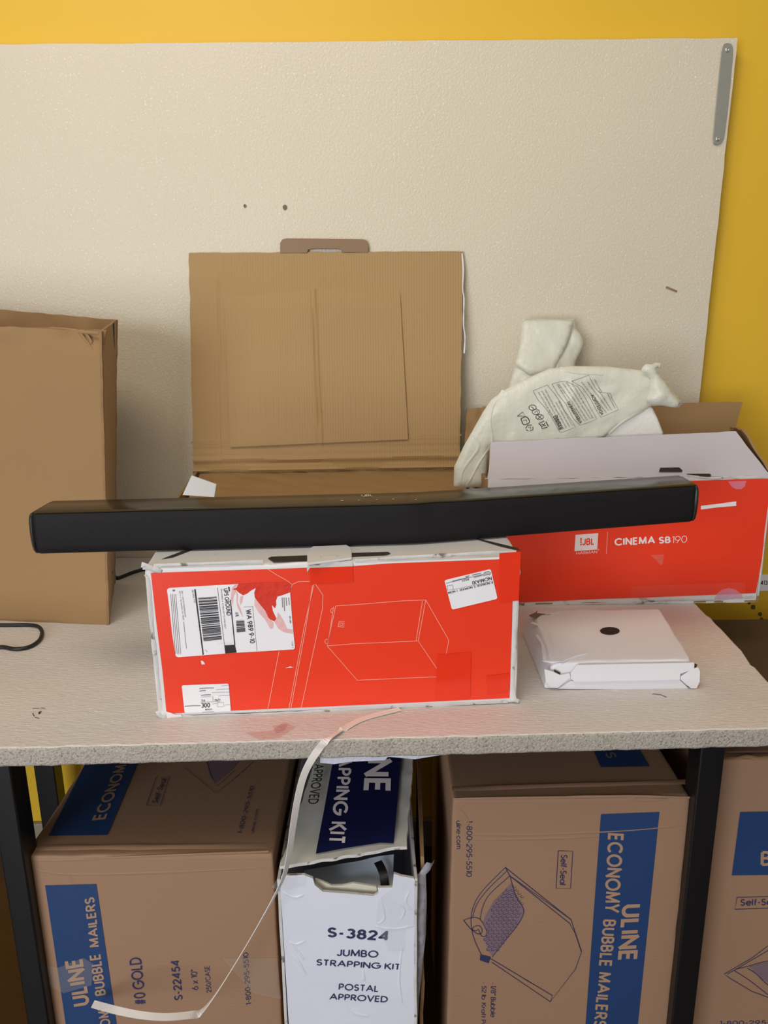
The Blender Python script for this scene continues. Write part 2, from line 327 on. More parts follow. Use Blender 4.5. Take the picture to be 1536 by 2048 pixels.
def glyphs(t, bold):
    if (t, bold) in _TXT: return _TXT[(t, bold)]
    th = .115 + bold * 3.4; h = th / 2; x = 0; vs = []; fs = []
    for ch in t:
        if ch == ' ': x += .34; continue
        base_v, base_f = vs, fs; vs, fs = [], []
        wd, strokes = FONT.get(ch, FONT['.'])
        for st in strokes:
            for i in range(len(st) - 1):
                a = Vector((st[i][0] + x, st[i][1])); b = Vector((st[i + 1][0] + x, st[i + 1][1])); d = b - a
                if d.length < 1e-5: continue
                d.normalize(); n = Vector((-d.y, d.x)) * h; sl_ = (b - a).length
                closed = abs(st[0][0] - st[-1][0]) + abs(st[0][1] - st[-1][1]) < 1e-4
                ea = min(h * .9, sl_ * .35) if (i > 0 or closed) else (h if len(st) == 2 and abs(d.x) < .9 and abs(d.x) > .1 else 0)
                eb = min(h * .9, sl_ * .35) if (i < len(st) - 2 or closed) else (h if len(st) == 2 and abs(d.x) < .9 and abs(d.x) > .1 else 0)
                if abs(d.y) < .05 and len(st) > 2 or ch in 'T-.:*': pass
                a2_ = a - d * ea; b2_ = b + d * eb; k = len(vs)
                vs += [tuple(a2_ + n), tuple(a2_ - n), tuple(b2_ - n), tuple(b2_ + n)]; fs.append([k, k + 1, k + 2, k + 3])
        # one clean outline per letter: overlapping strokes are merged
        if not fs: vs, fs = base_v, base_f; continue
        ov, _, of, _v, _e, src = delaunay_2d_cdt([Vector(p) for p in vs], [], [list(f) for f in fs], 1, 1e-5)
        of = [f for f, o_ in zip(of, src) if o_]
        k = len(base_v); vs = base_v + [tuple(p) for p in ov]; fs = base_f + [[k + i for i in f] for f in of]
        x += wd + .095 + th
    lo = -h if not any(c in 'gjpqy' for c in t) else -.34; hi = 1 + h
    if t and all(c in 'acemnorsuvwxz-. ' for c in t): hi = .68 + h
    x0, x1 = min(v[0] for v in vs), max(v[0] for v in vs)
    r = ([((px - x0) / (x1 - x0), (py - lo) / (hi - lo)) for px, py in vs], fs); _TXT[(t, bold)] = r; return r
class Art:
    """flat print lying on a face"""
    def __init__(s, face, off=0.0006, k=None): s.f = face; s.off = off; s.v = []; s.q = []; s.k = k or (lambda x, y: (x, y)); s.runs = []
    def P(s, p): return s.f(*s.k(*p))
    def add(s, vs, fs, kind='patch'):
        b = len(s.v); s.runs.append((kind, b, b + len(vs), len(s.q), len(s.q) + len(fs))); s.v += [s.f.drape(p, s.off) for p in vs]; s.q += [[b + i for i in f] for f in fs]; return s
    def poly(s, pts): return s.add([s.P(p) for p in pts], [list(range(len(pts)))])
    def rpoly(s, pts, r=0.12):
        Q = [s.P(p) for p in pts]; out = []; n = len(Q)
        for i in range(n):
            a, b, c = Q[i - 1], Q[i], Q[(i + 1) % n]
            da = (a - b).normalized() * r; dc = (c - b).normalized() * r
            for t in (0, .25, .5, .75, 1): out.append((b + da) * (1 - t) ** 2 + b * 2 * t * (1 - t) + (b + dc) * t * t)
        return s.add(out, [list(range(len(out)))])
    def line(s, pts, w, closed=False, smooth=0):
        Q = [s.P(p) for p in pts]
        if closed: Q.append(Q[0])
        if smooth:
            R = []
            for i in range(len(Q) - 1):
                p0, p1, p2, p3 = Q[max(0, i - 1)], Q[i], Q[i + 1], Q[min(len(Q) - 1, i + 2)]
                for k in range(smooth):
                    t = k / smooth; R.append(0.5 * ((2 * p1) + (p2 - p0) * t + (2 * p0 - 5 * p1 + 4 * p2 - p3) * t * t + (3 * p1 - p0 - 3 * p2 + p3) * t ** 3))
            R.append(Q[-1]); Q = R
        vs = []
        for i, p in enumerate(Q):
            d = (Q[min(i + 1, len(Q) - 1)] - Q[max(0, i - 1)]); sd = s.f.n.cross(d).normalized() * (w / 2); vs += [p - sd, p + sd]
        return s.add(vs, [[2 * i, 2 * i + 1, 2 * i + 3, 2 * i + 2] for i in range(len(Q) - 1)])
    def text(s, t, A, B, C, bold=0.0):
        a, b, c = s.P(A), s.P(B), s.P(C); vs, fs = glyphs(t, bold)
        return s.add([a + (b - a) * x + (c - a) * y for x, y in vs], fs, 'text')
    def bars(s, A, B, C, D, n, seed=1, dens=0.55):
        """bars running A->B, stacked from A towards D"""
        r = random.Random(seed); a, b, c, d = (s.P(p) for p in (A, B, C, D)); t = 0
        while t < 1:
            wd = r.choice((1, 1, 2, 3)) / n; e = min(1, t + wd)
            s.add([a + (d - a) * t, b + (c - b) * t, b + (c - b) * e, a + (d - a) * e], [[0, 1, 2, 3]])
            t = e + r.choice((1, 1, 2, 3)) / n * (1 - dens) * 2
        return s
    def build(s, name, m, parent, label=None):
        if name != 'printed_text': return mesh(name, s.v, s.q, m, parent, label=label)
        dv, df = [], []
        for kind, v0, v1, f0, f1 in s.runs:
            if kind == 'text': o = mesh(name, s.v[v0:v1], [[i - v0 for i in f] for f in s.q[f0:f1]], m, parent, label=label)
            else: k = len(dv) - v0; dv += s.v[v0:v1]; df += [[i + k for i in f] for f in s.q[f0:f1]]
        if dv: mesh('line_drawing', dv, df, m, parent)
        return o
    def build_each(s, name, m, parent, label=None):
        """every patch a mesh of its own"""
        for f in s.q: o = mesh(name, [s.v[i] for i in f], [list(range(len(f)))], m, parent, label=label)
        return o
def ridge(name, face, lines, w, h, m, parent, label=None, k=None, smooth=4):
    """raised fold lines pressed in card: real small ridges"""
    k = k or (lambda x, y: (x, y))
    for ln in lines:
        V = []; Fq = []
        Q = [face(*k(*p)) for p in ln]; R = []
        for i in range(len(Q) - 1):
            p0, p1, p2, p3 = Q[max(0, i - 1)], Q[i], Q[i + 1], Q[min(len(Q) - 1, i + 2)]
            for j in range(smooth):
                t = j / smooth; R.append(0.5 * ((2 * p1) + (p2 - p0) * t + (2 * p0 - 5 * p1 + 4 * p2 - p3) * t * t + (3 * p1 - p0 - 3 * p2 + p3) * t ** 3))
        R.append(Q[-1]); b = len(V)
        for i, p in enumerate(R):
            d = (R[min(i + 1, len(R) - 1)] - R[max(0, i - 1)]); sd = face.n.cross(d).normalized()
            e = min(1, 4 * min(i, len(R) - 1 - i) / max(1, len(R) - 1) + 0.05); ww = w * (0.8 + 0.5 * nz(p, 60))
            V += [face.drape(p - sd * ww, 0.0001), face.drape(p - sd * ww * 0.2, h * e), face.drape(p + sd * ww, 0.0001)]
        for i in range(len(R) - 1):
            for q in (0, 1): Fq.append([b + 3 * i + q, b + 3 * i + q + 1, b + 3 * i + 4 + q, b + 3 * i + 3 + q])
        o = mesh(name, V, Fq, m, parent, smooth=True, label=label)
    return o
def puffy(name, outline, plane, bulge, thick, m, parent=None, step=0.012, seed=1, wr=0.004, wscale=14, label=None, rim=0.05, solid=True, origin=None, smooth=True):
    """soft bag: closed skin over an outline lying on a plane, swelling between its seams"""
    P = [plane(*p) for p in outline]; n = plane.n; ax = Vector((1, 0, 0)); ax = (ax - n * ax.dot(n)).normalized(); ay = n.cross(ax); o = P[0]
    L2 = [((p - o).dot(ax), (p - o).dot(ay)) for p in P]
    dense = []
    for i in range(len(L2)):
        a, b = Vector(L2[i]), Vector(L2[(i + 1) % len(L2)]); k = max(1, int((b - a).length / step))
        for j in range(k): dense.append(a + (b - a) * (j / k))
    def inside(x, y):
        c = False; N = len(dense)
        for i in range(N):
            a, b = dense[i], dense[i - 1]
            if (a.y > y) != (b.y > y) and x < (b.x - a.x) * (y - a.y) / (b.y - a.y) + a.x: c = not c
        return c
    def dist(v): return min((v - d).length for d in dense)
    xs = [d.x for d in dense]; ys = [d.y for d in dense]; pts = list(dense); x = min(xs)
    while x < max(xs):
        y = min(ys)
        while y < max(ys):
            v = Vector((x + step * 0.3 * nz((x, y, 0), 90), y))
            if inside(v.x, v.y) and dist(v) > step * 0.6: pts.append(v)
            y += step
        x += step
    edges = [(i, (i + 1) % len(dense)) for i in range(len(dense))]
    vs, es, fs, *_ = delaunay_2d_cdt(pts, edges, [], 1, 1e-6)
    front = []; back = []
    for v in vs:
        dd = dist(v); k = math.sqrt(max(0, 1 - (1 - min(1, dd / rim)) ** 2)) if dd < rim else 1.0
        base = o + ax * v.x + ay * v.y
        q3 = base + nz3(base, wscale * .6, seed + 3) * .03
        f = .7 * (1 - 2.4 * abs(nz(q3, wscale, seed))) + .45 * (1 - 3 * abs(nz(q3, wscale * 2.3, seed + 1)))
        front.append(base + n * (bulge * k + wr * f * min(1, dd / 0.02))); back.append(base - n * (thick * k + 0.0008))
    N = len(vs); faces = [list(f) for f in fs] + [[N + i for i in reversed(f)] for f in fs]
    cnt = {}
    for f in fs:
        for i in range(len(f)):
            e = (f[i], f[(i + 1) % len(f)]); cnt[e] = cnt.get(e, 0) + 1
    for (a, b) in list(cnt):
        if (b, a) not in cnt: faces.append([b, a, N + a, N + b])
    ob = mesh(name, front + back, faces, m, parent, smooth=smooth, label=label, origin=origin)
    plane.bvh = BVHTree.FromPolygons(front, [list(f) for f in fs]); return ob

# ------------------------------------------------------------------ the setting
TZ = 0.760           # top of the foam mat
BOARD_Y = 1.585; WALL_Y = 1.625
def struct(o): o['kind'] = 'structure'; return o
struct(mesh('wall_back', [(-4, WALL_Y, 0), (4, WALL_Y, 0), (4, WALL_Y, 3), (-4, WALL_Y, 3), (-4, WALL_Y + .1, 0), (4, WALL_Y + .1, 0), (4, WALL_Y + .1, 3), (-4, WALL_Y + .1, 3)],
     [[0, 1, 2, 3], [7, 6, 5, 4], [0, 4, 5, 1], [3, 2, 6, 7], [0, 3, 7, 4], [1, 5, 6, 2]], M_WALL))
struct(mesh('floor', [(-4, -3, 0), (4, -3, 0), (4, WALL_Y + .1, 0), (-4, WALL_Y + .1, 0), (-4, -3, -.05), (4, -3, -.05), (4, WALL_Y + .1, -.05), (-4, WALL_Y + .1, -.05)],
     [[0, 1, 2, 3], [7, 6, 5, 4], [0, 4, 5, 1], [3, 2, 6, 7], [0, 3, 7, 4], [1, 5, 6, 2]], M_FLOOR))
struct(mesh('baseboard_back', [(x, y, z) for z in (0.0, .075) for x, y in ((-4, WALL_Y - .014), (4, WALL_Y - .014), (4, WALL_Y), (-4, WALL_Y))],
     [[3, 2, 1, 0], [4, 5, 6, 7], [0, 1, 5, 4], [2, 3, 7, 6], [0, 4, 7, 3], [1, 2, 6, 5]], M_BASE, bevel=0.003))
FW = Face((0, WALL_Y, 0), (1, WALL_Y, 0), (0, WALL_Y, 1))
sc_ = Art(FW, 0.0005)
for cx, cy, r in ((1506, 1214, 7), (1520, 1228, 6), (1523, 1238, 5), (1498, 1206, 4)):
    sc_.poly([(cx + r * math.cos(a * .63) * (0.6 + 0.6 * abs(nz((a, cx, 0), 1.7))), cy + 0.7 * r * math.sin(a * .63)) for a in range(10)])
tag(sc_.build('wall_scuff', mat('scuff', (96, 84, 22), 0.8, 0.4, 200), None), 'dark scuff marks on the yellow wall below the right red carton', 'scuff')
# paper strip with number on the wall
FL = Face((0, WALL_Y - .002, 0), (1, WALL_Y - .002, 0), (0, WALL_Y - .002, 1))
strip = thing('wall_label', 'white paper strip with a printed number on the yellow wall, right edge of photo', 'label', FL(1516, 1166))
prism('paper', [FL(1512, 1182), FL(1600, 1181), FL(1600, 1149), FL(1512, 1150)], (0, -1, 0), 0.0018, M_PAPER, strip)
Art(FL, 0.0004).text('413', (1521, 1170), (1535, 1170), (1521, 1161), 0.03).build('printed_number', M_INK, strip)

# ------------------------------------------------------------------ foam board behind the bench
FB = Face((0, BOARD_Y, 0), (1, BOARD_Y, 0), (0, BOARD_Y, 1))
board = thing('foam_board', 'large cream foam board standing upright at the back of the bench against the yellow wall', 'foam board', (0, BOARD_Y, TZ))
def board_q(u, v): return 0.0012 * nz((u * 30, v * 20, 0), .4)
qb = [Vector((-1.35, BOARD_Y, TZ + .001)), on_y(1362, 1150, BOARD_Y), on_y(1475, 76, BOARD_Y), on_y(-700, 95, BOARD_Y)]
qb[0].x = qb[3].x; qb[1].z = TZ + .001
slab('sheet', qb, 0.024, M_FOAM, board, 60, 40, disp=board_q, wob=0.0012, bevel=0.0)
hb = Art(FB, 0.0018)
for cx, cy, r in ((490, 412, 3.6), (570, 415, 5.5)):
    hb.poly([(cx + r * math.cos(a * .7) * (.7 + .5 * abs(nz((a, cx, 1), 1.3))), cy + r * math.sin(a * .7)) for a in range(9)])
hb.build_each('puncture_hole', mat('puncture', (120, 110, 96), 0.9, 0.3, 300), board)
ridge('surface_nick', Face((0, BOARD_Y - .0015, 0), (1, BOARD_Y - .0015, 0), (0, BOARD_Y - .0015, 1)), [[(1332, 574), (1342, 578), (1354, 583)]], 0.002, 0.0015, M_KRAFTR, board)
plate = thing('mending_plate', 'grey metal mending plate screwed to the top right corner of the foam board', 'metal plate', FB(1447, 187))
kp = K(1340, 60, 7.837)
pl = [(905, 200), (960, 215), (985, 265), (985, 400), (950, 800), (900, 1300), (845, 1700), (800, 1775), (735, 1800), (685, 1780), (675, 1690), (710, 1300), (760, 800), (800, 400), (822, 270), (850, 215)]
FP = Face((0, BOARD_Y - .004, 0), (1, BOARD_Y - .004, 0), (0, BOARD_Y - .004, 1))
prism('plate', [FP(*kp(*p)) for p in pl], (0, -1, 0), 0.0025, M_METAL, plate, bevel=0.0006)
for c in ((900, 310), (750, 1705)):
    ctr = FP(*kp(*c)); vs = []; fs = []
    for j, (r, h) in enumerate(((.0048, 0), (.0044, .001), (.002, .0018), (.0008, .0009))):
        for i in range(16): a = i / 16 * 2 * math.pi; vs.append(ctr + Vector((r * math.cos(a), -h, r * math.sin(a))))
    for j in range(3):
        for i in range(16): fs.append([j * 16 + i, j * 16 + (i + 1) % 16, (j + 1) * 16 + (i + 1) % 16, (j + 1) * 16 + i])
    fs.append(list(range(48, 64)))
    mesh('screw', vs, fs, M_SCREW, plate)

# ------------------------------------------------------------------ workbench and foam mat
fl, fr = on_z(0, 1497, TZ), on_z(1536, 1457, TZ)
sl = (fr.y - fl.y) / (fr.x - fl.x)
def front_y(x): return fl.y + (x - fl.x) * sl
edge = []
x = -1.15
while x < 0.60: edge.append(Vector((x, front_y(x) + 0.0022 * nz((x, 0, 0), 40) + 0.0012 * nz((x, 3, 0), 130), TZ))); x += 0.011
k8 = K(1300, 1100, 4.453)
right = [on_z(*k8(x_, y_), TZ) for x_, y_ in ((1051, 1165), (940, 1040), (905, 1020), (860, 950), (820, 890), (760, 830), (700, 765), (640, 700), (590, 655), (545, 600), (505, 575), (460, 530), (415, 480), (370, 455))]
edge = [e for e in edge if e.x < right[0].x + 0.02]
edge.append(Vector((right[0].x + 0.024, front_y(.57) + .004, TZ)))
outline = edge + [Vector((right[0].x + .015, (front_y(.57) + right[0].y) / 2, TZ))] + right + [Vector((right[-1].x, BOARD_Y + .024, TZ)), Vector((-1.15, BOARD_Y + .024, TZ))]
# board stands on the mat: the mat runs beneath it
matob = prism('foam_mat', outline, (0, 0, 1), 0.027, M_MAT, None, bevel=0.004, mats=[M_MAT, M_MATEDGE])
tag(matob, 'grey-white foam mat covering the top of the workbench, with rough cut edge', 'foam mat')
FT = Face((0, 0, TZ), (1, 0, TZ), (0, 1, TZ))
k1 = K(0, 900, 3)
st = Art(FT, 0.0005)
st.poly([k1(232, 1572), k1(250, 1568), k1(244, 1580), k1(236, 1588), k1(230, 1583)])
for a, b in (((195, 1553), (238, 1550)), ((245, 1549), (270, 1551)), ((196, 1580), (206, 1600)), ((210, 1605), (236, 1612))): st.line([k1(*a), k1(*b)], 0.0011)
st2 = Art(FT, 0.0005); st2.line([(1305, 1388), (1322, 1390), (1333, 1395)], 0.0013)
tag(st2.build('mat_ink_mark', mat('ink_mark', (70, 64, 58), 0.9, 0.4, 300), None), 'short dark scratch on the foam mat just in front of the white box', 'ink mark')
tag(st.build('mat_ink_mark', mat('ink_mark', (70, 64, 58), 0.9, 0.4, 300), None), 'small black ink marks smudged on the foam mat at its front left', 'ink mark')
tp = Art(FT, 0.0009); tp.poly([(490, 1466), (545, 1462), (568, 1444), (592, 1455), (560, 1476), (520, 1481)]); tp.poly([(545, 1452), (575, 1448), (570, 1462), (552, 1468)])
tag(tp.build('tape_scrap', M_PINKTAPE, None), 'pink translucent scrap of tape stuck to the mat below the front red carton', 'tape')

bench = thing('workbench', 'black steel framed workbench carrying the foam mat and cartons', 'workbench', (0, 1.2, 0))
TB = TZ - 0.0275
prism('tabletop', [Vector((-1.1, front_y(-1.1) + .045, TB)), Vector((.50, front_y(.5) + .045, TB)), Vector((.50, BOARD_Y, TB)), Vector((-1.1, BOARD_Y, TB))], (0, 0, 1), 0.014, mat('bench_board', (70, 54, 40), .7), bench)
k8b = K(860, 1480, 2.272); k6 = K(0, 1500, 2.56); k7 = K(520, 1500, 3.737)
def leg(pl_, pr_, yf, wy=0.04):
    a, b = on_y(*pl_, yf), on_y(*pr_, yf)
    cx = (a.x + b.x) / 2; bar3('leg', (cx, yf + wy / 2, 0.0), (cx, yf + wy / 2, TB - .0145), abs(b.x - a.x), wy, M_STEEL, bench)
yl = front_y(-.45) + .045
leg((-18, 1600), (30, 1600), yl)
yr = front_y(.43) + .045
leg((1391, 1600), (1440, 1600), yr)
leg((76, 1600), (116, 1600), 1.50)
yb = 1.50
lr = on_y(1400, 1560, yr).x
bar3('leg', (lr, yb + .02, 0), (lr, yb + .02, TB - .0145), .04, .04, M_STEEL, bench)
def hbar(a, b, h, wdt, name='rail'):
    a, b = Vector(a), Vector(b); d = (b - a).normalized(); s = Vector((-d.y, d.x, 0)) * wdt / 2; z = Vector((0, 0, h))
    v = [a - s, a + s, b + s, b - s]; v = v + [p + z for p in v]
    return mesh(name, v, [[3, 2, 1, 0], [4, 5, 6, 7], [0, 1, 5, 4], [1, 2, 6, 5], [2, 3, 7, 6], [3, 0, 4, 7]], M_STEEL, bench, bevel=.002)
ll = on_y(6, 1600, yl).x
hbar((lr, yr + .045, TB - .045), (lr, yb, TB - .045), .03, .03)
hbar((ll, yl + .045, TB - .045), (on_y(96, 1600, 1.5).x, yb, TB - .045), .03, .03)
hbar((-.6, yb + .02, TB - .048), (.42, yb + .02, TB - .048), .03, .03)
# foam offcut stuck below the front edge
FO = Face((0, front_y(.05) + .004, 0), (1, front_y(.05) + .004 + sl, 0), (0, front_y(.05) + .004, 1))
oc = [FO(640, 1506), FO(640, 1526), FO(668, 1529), FO(700, 1524), FO(770, 1521), FO(776, 1514), FO(830, 1519), FO(885, 1510), FO(890, 1500)]
tp_ = [Vector((p.x, p.y, TB)) for p in (oc[0], oc[-1])]
tag(prism('foam_offcut', [tp_[0]] + oc[1:-1] + [tp_[1]], (0, -1, 0), 0.035, M_OFFCUT, None, bevel=.002), 'lavender-white foam offcut hanging under the front edge of the mat', 'foam offcut')

# ------------------------------------------------------------------ tall kraft carton at the left, open at the top
fbr = on_z(218, 1250, TZ); fbl0 = on_z(0, 1240, TZ); fdir = (fbl0 - fbr).normalized()
W_ = 0.46; DEP = 0.20
bdir = Vector((-fdir.y, fdir.x, 0)); bdir = bdir if bdir.y > 0 else -bdir
fbl = fbr + fdir * W_; bbr = on_z(229, 1168, TZ); bbl = fbl + bdir * DEP
ftr = on_y(203, 664, fbr.y + .004); _m = on_y(0, 653, fbr.y); ftl = ftr + (_m - ftr) * ((fbl.x + .03 - ftr.x) / (_m.x - ftr.x))
btr = on_y(233, 640, bbr.y + .01); _m = on_y(0, 619, bbr.y + .01); btl = btr + (_m - btr) * ((bbl.x + .03 - btr.x) / (_m.x - btr.x))
lc = thing('cardboard_carton', 'tall plain brown cardboard carton standing open at the left end of the bench', 'carton', (fbl + fbr + bbr + bbl) / 4)
LIFT = Vector((0, 0, .0005))
T = 0.004
def topcrush(seed, amt=.006): return lambda u, v: (0.002 * math.sin(math.pi * u) + amt * nz((u * 9, v * 12, seed), 1) * max(0, v - .85) / .15)
slab('front_wall', [fbl + LIFT, fbr + LIFT, ftr, ftl], T, M_KRAFT, lc, 60, 60, disp=lambda u, v: 0.002 * math.sin(math.pi * u) - (0.016 * max(0, (u - .86) / .14) * max(0, (v - .93) / .07)) + .004 * nz((u * 14, v * 20, 1), 1) * max(0, v - .93) / .07, wob=.0012, medge=M_KRAFTR)
slab('side_wall', [fbr + LIFT, bbr + LIFT, btr, ftr - Vector((0, 0, .0))], T, mat('kraft_side', (160, 128, 88), 0.72, 0.06, 5, 0.12, 260), lc, 20, 60, wob=.001, medge=M_KRAFTR)
slab('back_wall', [bbl + LIFT, bbr + LIFT, btr, btl], T, M_KRAFT, lc, 50, 50, disp=topcrush(3, .008), wob=.0015, medge=M_KRAFTR)
slab('side_wall', [fbl + LIFT, bbl + LIFT, btl, ftl], T, M_KRAFT, lc, 10, 30, medge=M_KRAFTR)
prism('base', [fbl + LIFT * 6, fbr + LIFT * 6, bbr + LIFT * 6, bbl + LIFT * 6], (0, 0, 1), .002, M_KRAFT, lc)
FLC = Face(fbl, fbr, ftr)
kl = K(0, 580, 2.8433)
ridge('crease', FLC, [[(0, 466), (180, 474), (330, 486), (520, 500)], [(350, 388), (460, 396), (560, 400)], [(455, 240), (490, 290), (530, 345), (556, 392)], [(470, 230), (505, 270), (520, 300)], [(0, 232), (120, 244), (300, 240), (455, 262)]], .0018, .0011, M_KRAFT, lc, k=kl)
FLS = Face(fbr, bbr, btr)
def side_pt(u, v, off=.0009): return (fbr * (1 - u) + bbr * u) * (1 - v) + (ftr * (1 - u) + btr * u) * v + FLS.n * off
mesh('tear_slit', [side_pt(.72, .998), side_pt(.80, .998), side_pt(.84, .90)], [[0, 1, 2]], M_HOLE, lc)
mesh('small_hole', [side_pt(.55, .10), side_pt(.62, .10), side_pt(.62, .112), side_pt(.55, .112)], [[0, 1, 2, 3]], M_HOLE, lc)
ridge('crushed_rim', FLC, [[(0, 222), (60, 214), (140, 226), (260, 220), (400, 226), (450, 238)], [(450, 236), (500, 242), (560, 246)]], .003, .003, M_KRAFT, lc, k=kl)

# black cable loop on the mat
cz = TZ + .0032
cl = [(-180, 1330), (-60, 1302), (0, 1294), (30, 1298), (58, 1294), (78, 1281), (84, 1266), (78, 1254), (60, 1250), (20, 1250), (-60, 1250)]
tag(tube('power_cable', [on_z(x_, y_, cz) for x_, y_ in cl], .0031, M_RUB), 'black cable looped on the mat in front of the tall brown carton', 'cable')
c2 = [on_z(x_, y_, cz) for x_, y_ in ((340, 1128), (300, 1136), (268, 1144), (236, 1156))]; c2.append(c2[-1] + Vector((-.02, .012, 0)) ); c2.append(Vector((-.62, 1.47, cz)))
c2[-2] = Vector((c2[3].x - .012, 1.452, cz)); 
tag(tube('signal_cable', c2, .0034, M_RUB), 'black cable running between the tall brown carton and the front red carton', 'cable')

# ------------------------------------------------------------------ open brown carton behind the soundbar (lid up)
oc_x0, oc_x1 = on_y(396, 945, 1.50).x, on_y(932, 935, 1.50).x
HZ = on_y(650, 940, 1.50).z
ob_ = thing('open_carton', 'brown-lined cardboard carton with its lid standing up, behind the soundbar', 'carton', ((oc_x0 + oc_x1) / 2, 1.40, TZ))
yb0, yb1 = 1.31, 1.50
zb = TZ + .0008
Mo = M_KRAFT
slab('front_wall', [(oc_x0, yb0, zb), (oc_x1, yb0, zb), (oc_x1, yb0, HZ - .02), (oc_x0, yb0, HZ - .02)], .004, M_BWHITE, ob_, 20, 10, m2=Mo, medge=M_KRAFTR, wob=.0008)
slab('back_wall', [(oc_x0, yb1, zb), (oc_x1, yb1, zb), (oc_x1, yb1, HZ), (oc_x0, yb1, HZ)], .004, Mo, ob_, 20, 10, m2=M_BWHITE, medge=M_KRAFTR)
slab('side_wall', [(oc_x0, yb0, zb), (oc_x0, yb1, zb), (oc_x0, yb1, HZ), (oc_x0, yb0, HZ - .02)], .004, Mo, ob_, 10, 10, m2=M_BWHITE, medge=M_KRAFTR)
slab('side_wall', [(oc_x1, yb0, zb), (oc_x1, yb1, zb), (oc_x1, yb1, HZ), (oc_x1, yb0, HZ - .02)], .004, M_BWHITE, ob_, 10, 10, m2=Mo, medge=M_KRAFTR)
prism('base', [(oc_x0, yb0, zb + .004), (oc_x1, yb0, zb + .004), (oc_x1, yb1, zb + .004), (oc_x0, yb1, zb + .004)], (0, 0, 1), .0038, Mo, ob_)
# inner flap lying over the opening, creased
slab('inner_flap', [(oc_x0 + .012, yb0 + .005, HZ - .035), (oc_x1 - .012, yb0 + .005, HZ - .035), (oc_x1 - .006, yb1 - .004, HZ - .004), (oc_x0 + .006, yb1 - .004, HZ - .004)], .003, Mo, ob_, 60, 20,
     disp=lambda u, v: .004 * abs(nz((u * 5, v * 7, 3), 1)) + .003 * nz((u * 12 + v * 8, v * 5, 1), 1), medge=M_KRAFTR)
LB, LT = 1.500, BOARD_Y - .0085
kL = K(340, 440, 2.4)
lq = [on_y(*kL(112, 1222), LB), on_y(*kL(1390, 1200), LB), on_y(*kL(1407, 150), LT), on_y(*kL(90, 158), LT)]
def lid_d(u, v):
    d = .0022 * math.sin(math.pi * u) * 0
    for vc, a, wd in ((.018, .007, .010), (.042, -.004, .010), (.066, .0035, .008), (.115, -.0012, .006), (.155, .0010, .004)):
        vv = vc + .006 * nz((u * 4, vc * 50, 0), 1)
        d += a * math.exp(-((v - vv) / wd) ** 2)
    d += .0016 * nz((u * 3, v * 3, 5), 1)
    uc = .098 + .012 * nz((v * 6, 0, 2), 1)
    d += .0022 * math.exp(-((u - uc) / .006) ** 2) * (1 if v < .87 else max(0, 1 - (v - .87) * 20))
    return d
lid = slab('lid', lq, .004, M_KRAFTC, ob_, 150, 130, disp=lid_d, wob=.0014, m2=M_BWHITE, medge=M_KRAFTR)
FLID = Face(lq[0], lq[1], lq[2])
pn = FLID.n
ip = [(292, 1090), (1143, 1053), (1102, 322), (262, 345)]
q_ = [FLID(*kL(*p), .0045) for p in ip]
slab('inner_panel', q_, .0032, M_KRAFTC, lid, 120, 40, disp=lambda u, v: -.0022 * math.exp(-((u - .5 - .008 * (v - .5)) / .005) ** 2) + .0022 * math.exp(-((u - .515) / .006) ** 2) - .0042 * max(0, (v - .9) / .1)
     + .0010 * max(0, 1 - abs(v - .23) / .12) * (.5 + .5 * math.sin(u * 260)) * (1 if u < .87 else 0), medge=M_KRAFTR)
# hinge tab at the top of the lid, with its slot
tabp = [(528, 160), (528, 110), (540, 92), (560, 88), (925, 92), (945, 100), (952, 120), (952, 157), (825, 155), (820, 143), (800, 138), (690, 138), (664, 142), (658, 158)]
prism('tuck_tab', [on_y(*kL(*p), LT - .001) for p in tabp], (0, -1, 0), .004, mat('kraft_shiny', (140, 110, 80), .5, .05), lid, bevel=.0008)
# crumpled flap of the carton at its left and right corners
fq = [on_y(*kL(1405, 1230), 1.47), on_y(*kL(1520, 1180), 1.49), on_y(*kL(1518, 903), 1.54), on_y(*kL(1425, 905), 1.545)]
slab('side_flap', fq, .004, Mo, ob_, 14, 24, disp=lambda u, v: .004 * nz((u * 3, v * 5, 2), 1), wob=.0015, m2=M_BWHITE, medge=M_KRAFTR)
wf = [(60, 1320), (212, 1330), (222, 1268), (104, 1226)]
prism('corner_flap', [on_y(*kL(*p), 1.300) for i_, p in enumerate(wf)], (-.1, -1, .2), .003, M_BWHITE, ob_, label='white outer side of a folded corner flap')
ridge('torn_paper_edge', FLID, [[(1402, 160), (1408, 240), (1405, 330), (1411, 380), (1409, 500), (1416, 560), (1412, 640)]], .0018, .002, M_BWHITE, lid, k=kL, label='frayed white paper along the right edge of the lid')
ridge('crease', FLID, [[(1150, 1035), (1280, 1034), (1400, 1032)], [(105, 1128), (240, 1122), (380, 1128)], [(1120, 400), (1160, 450), (1150, 520), (1200, 570)], [(100, 1068), (180, 1075), (290, 1072)]], .0018, .0012, M_KRAFTC, lid, k=kL)

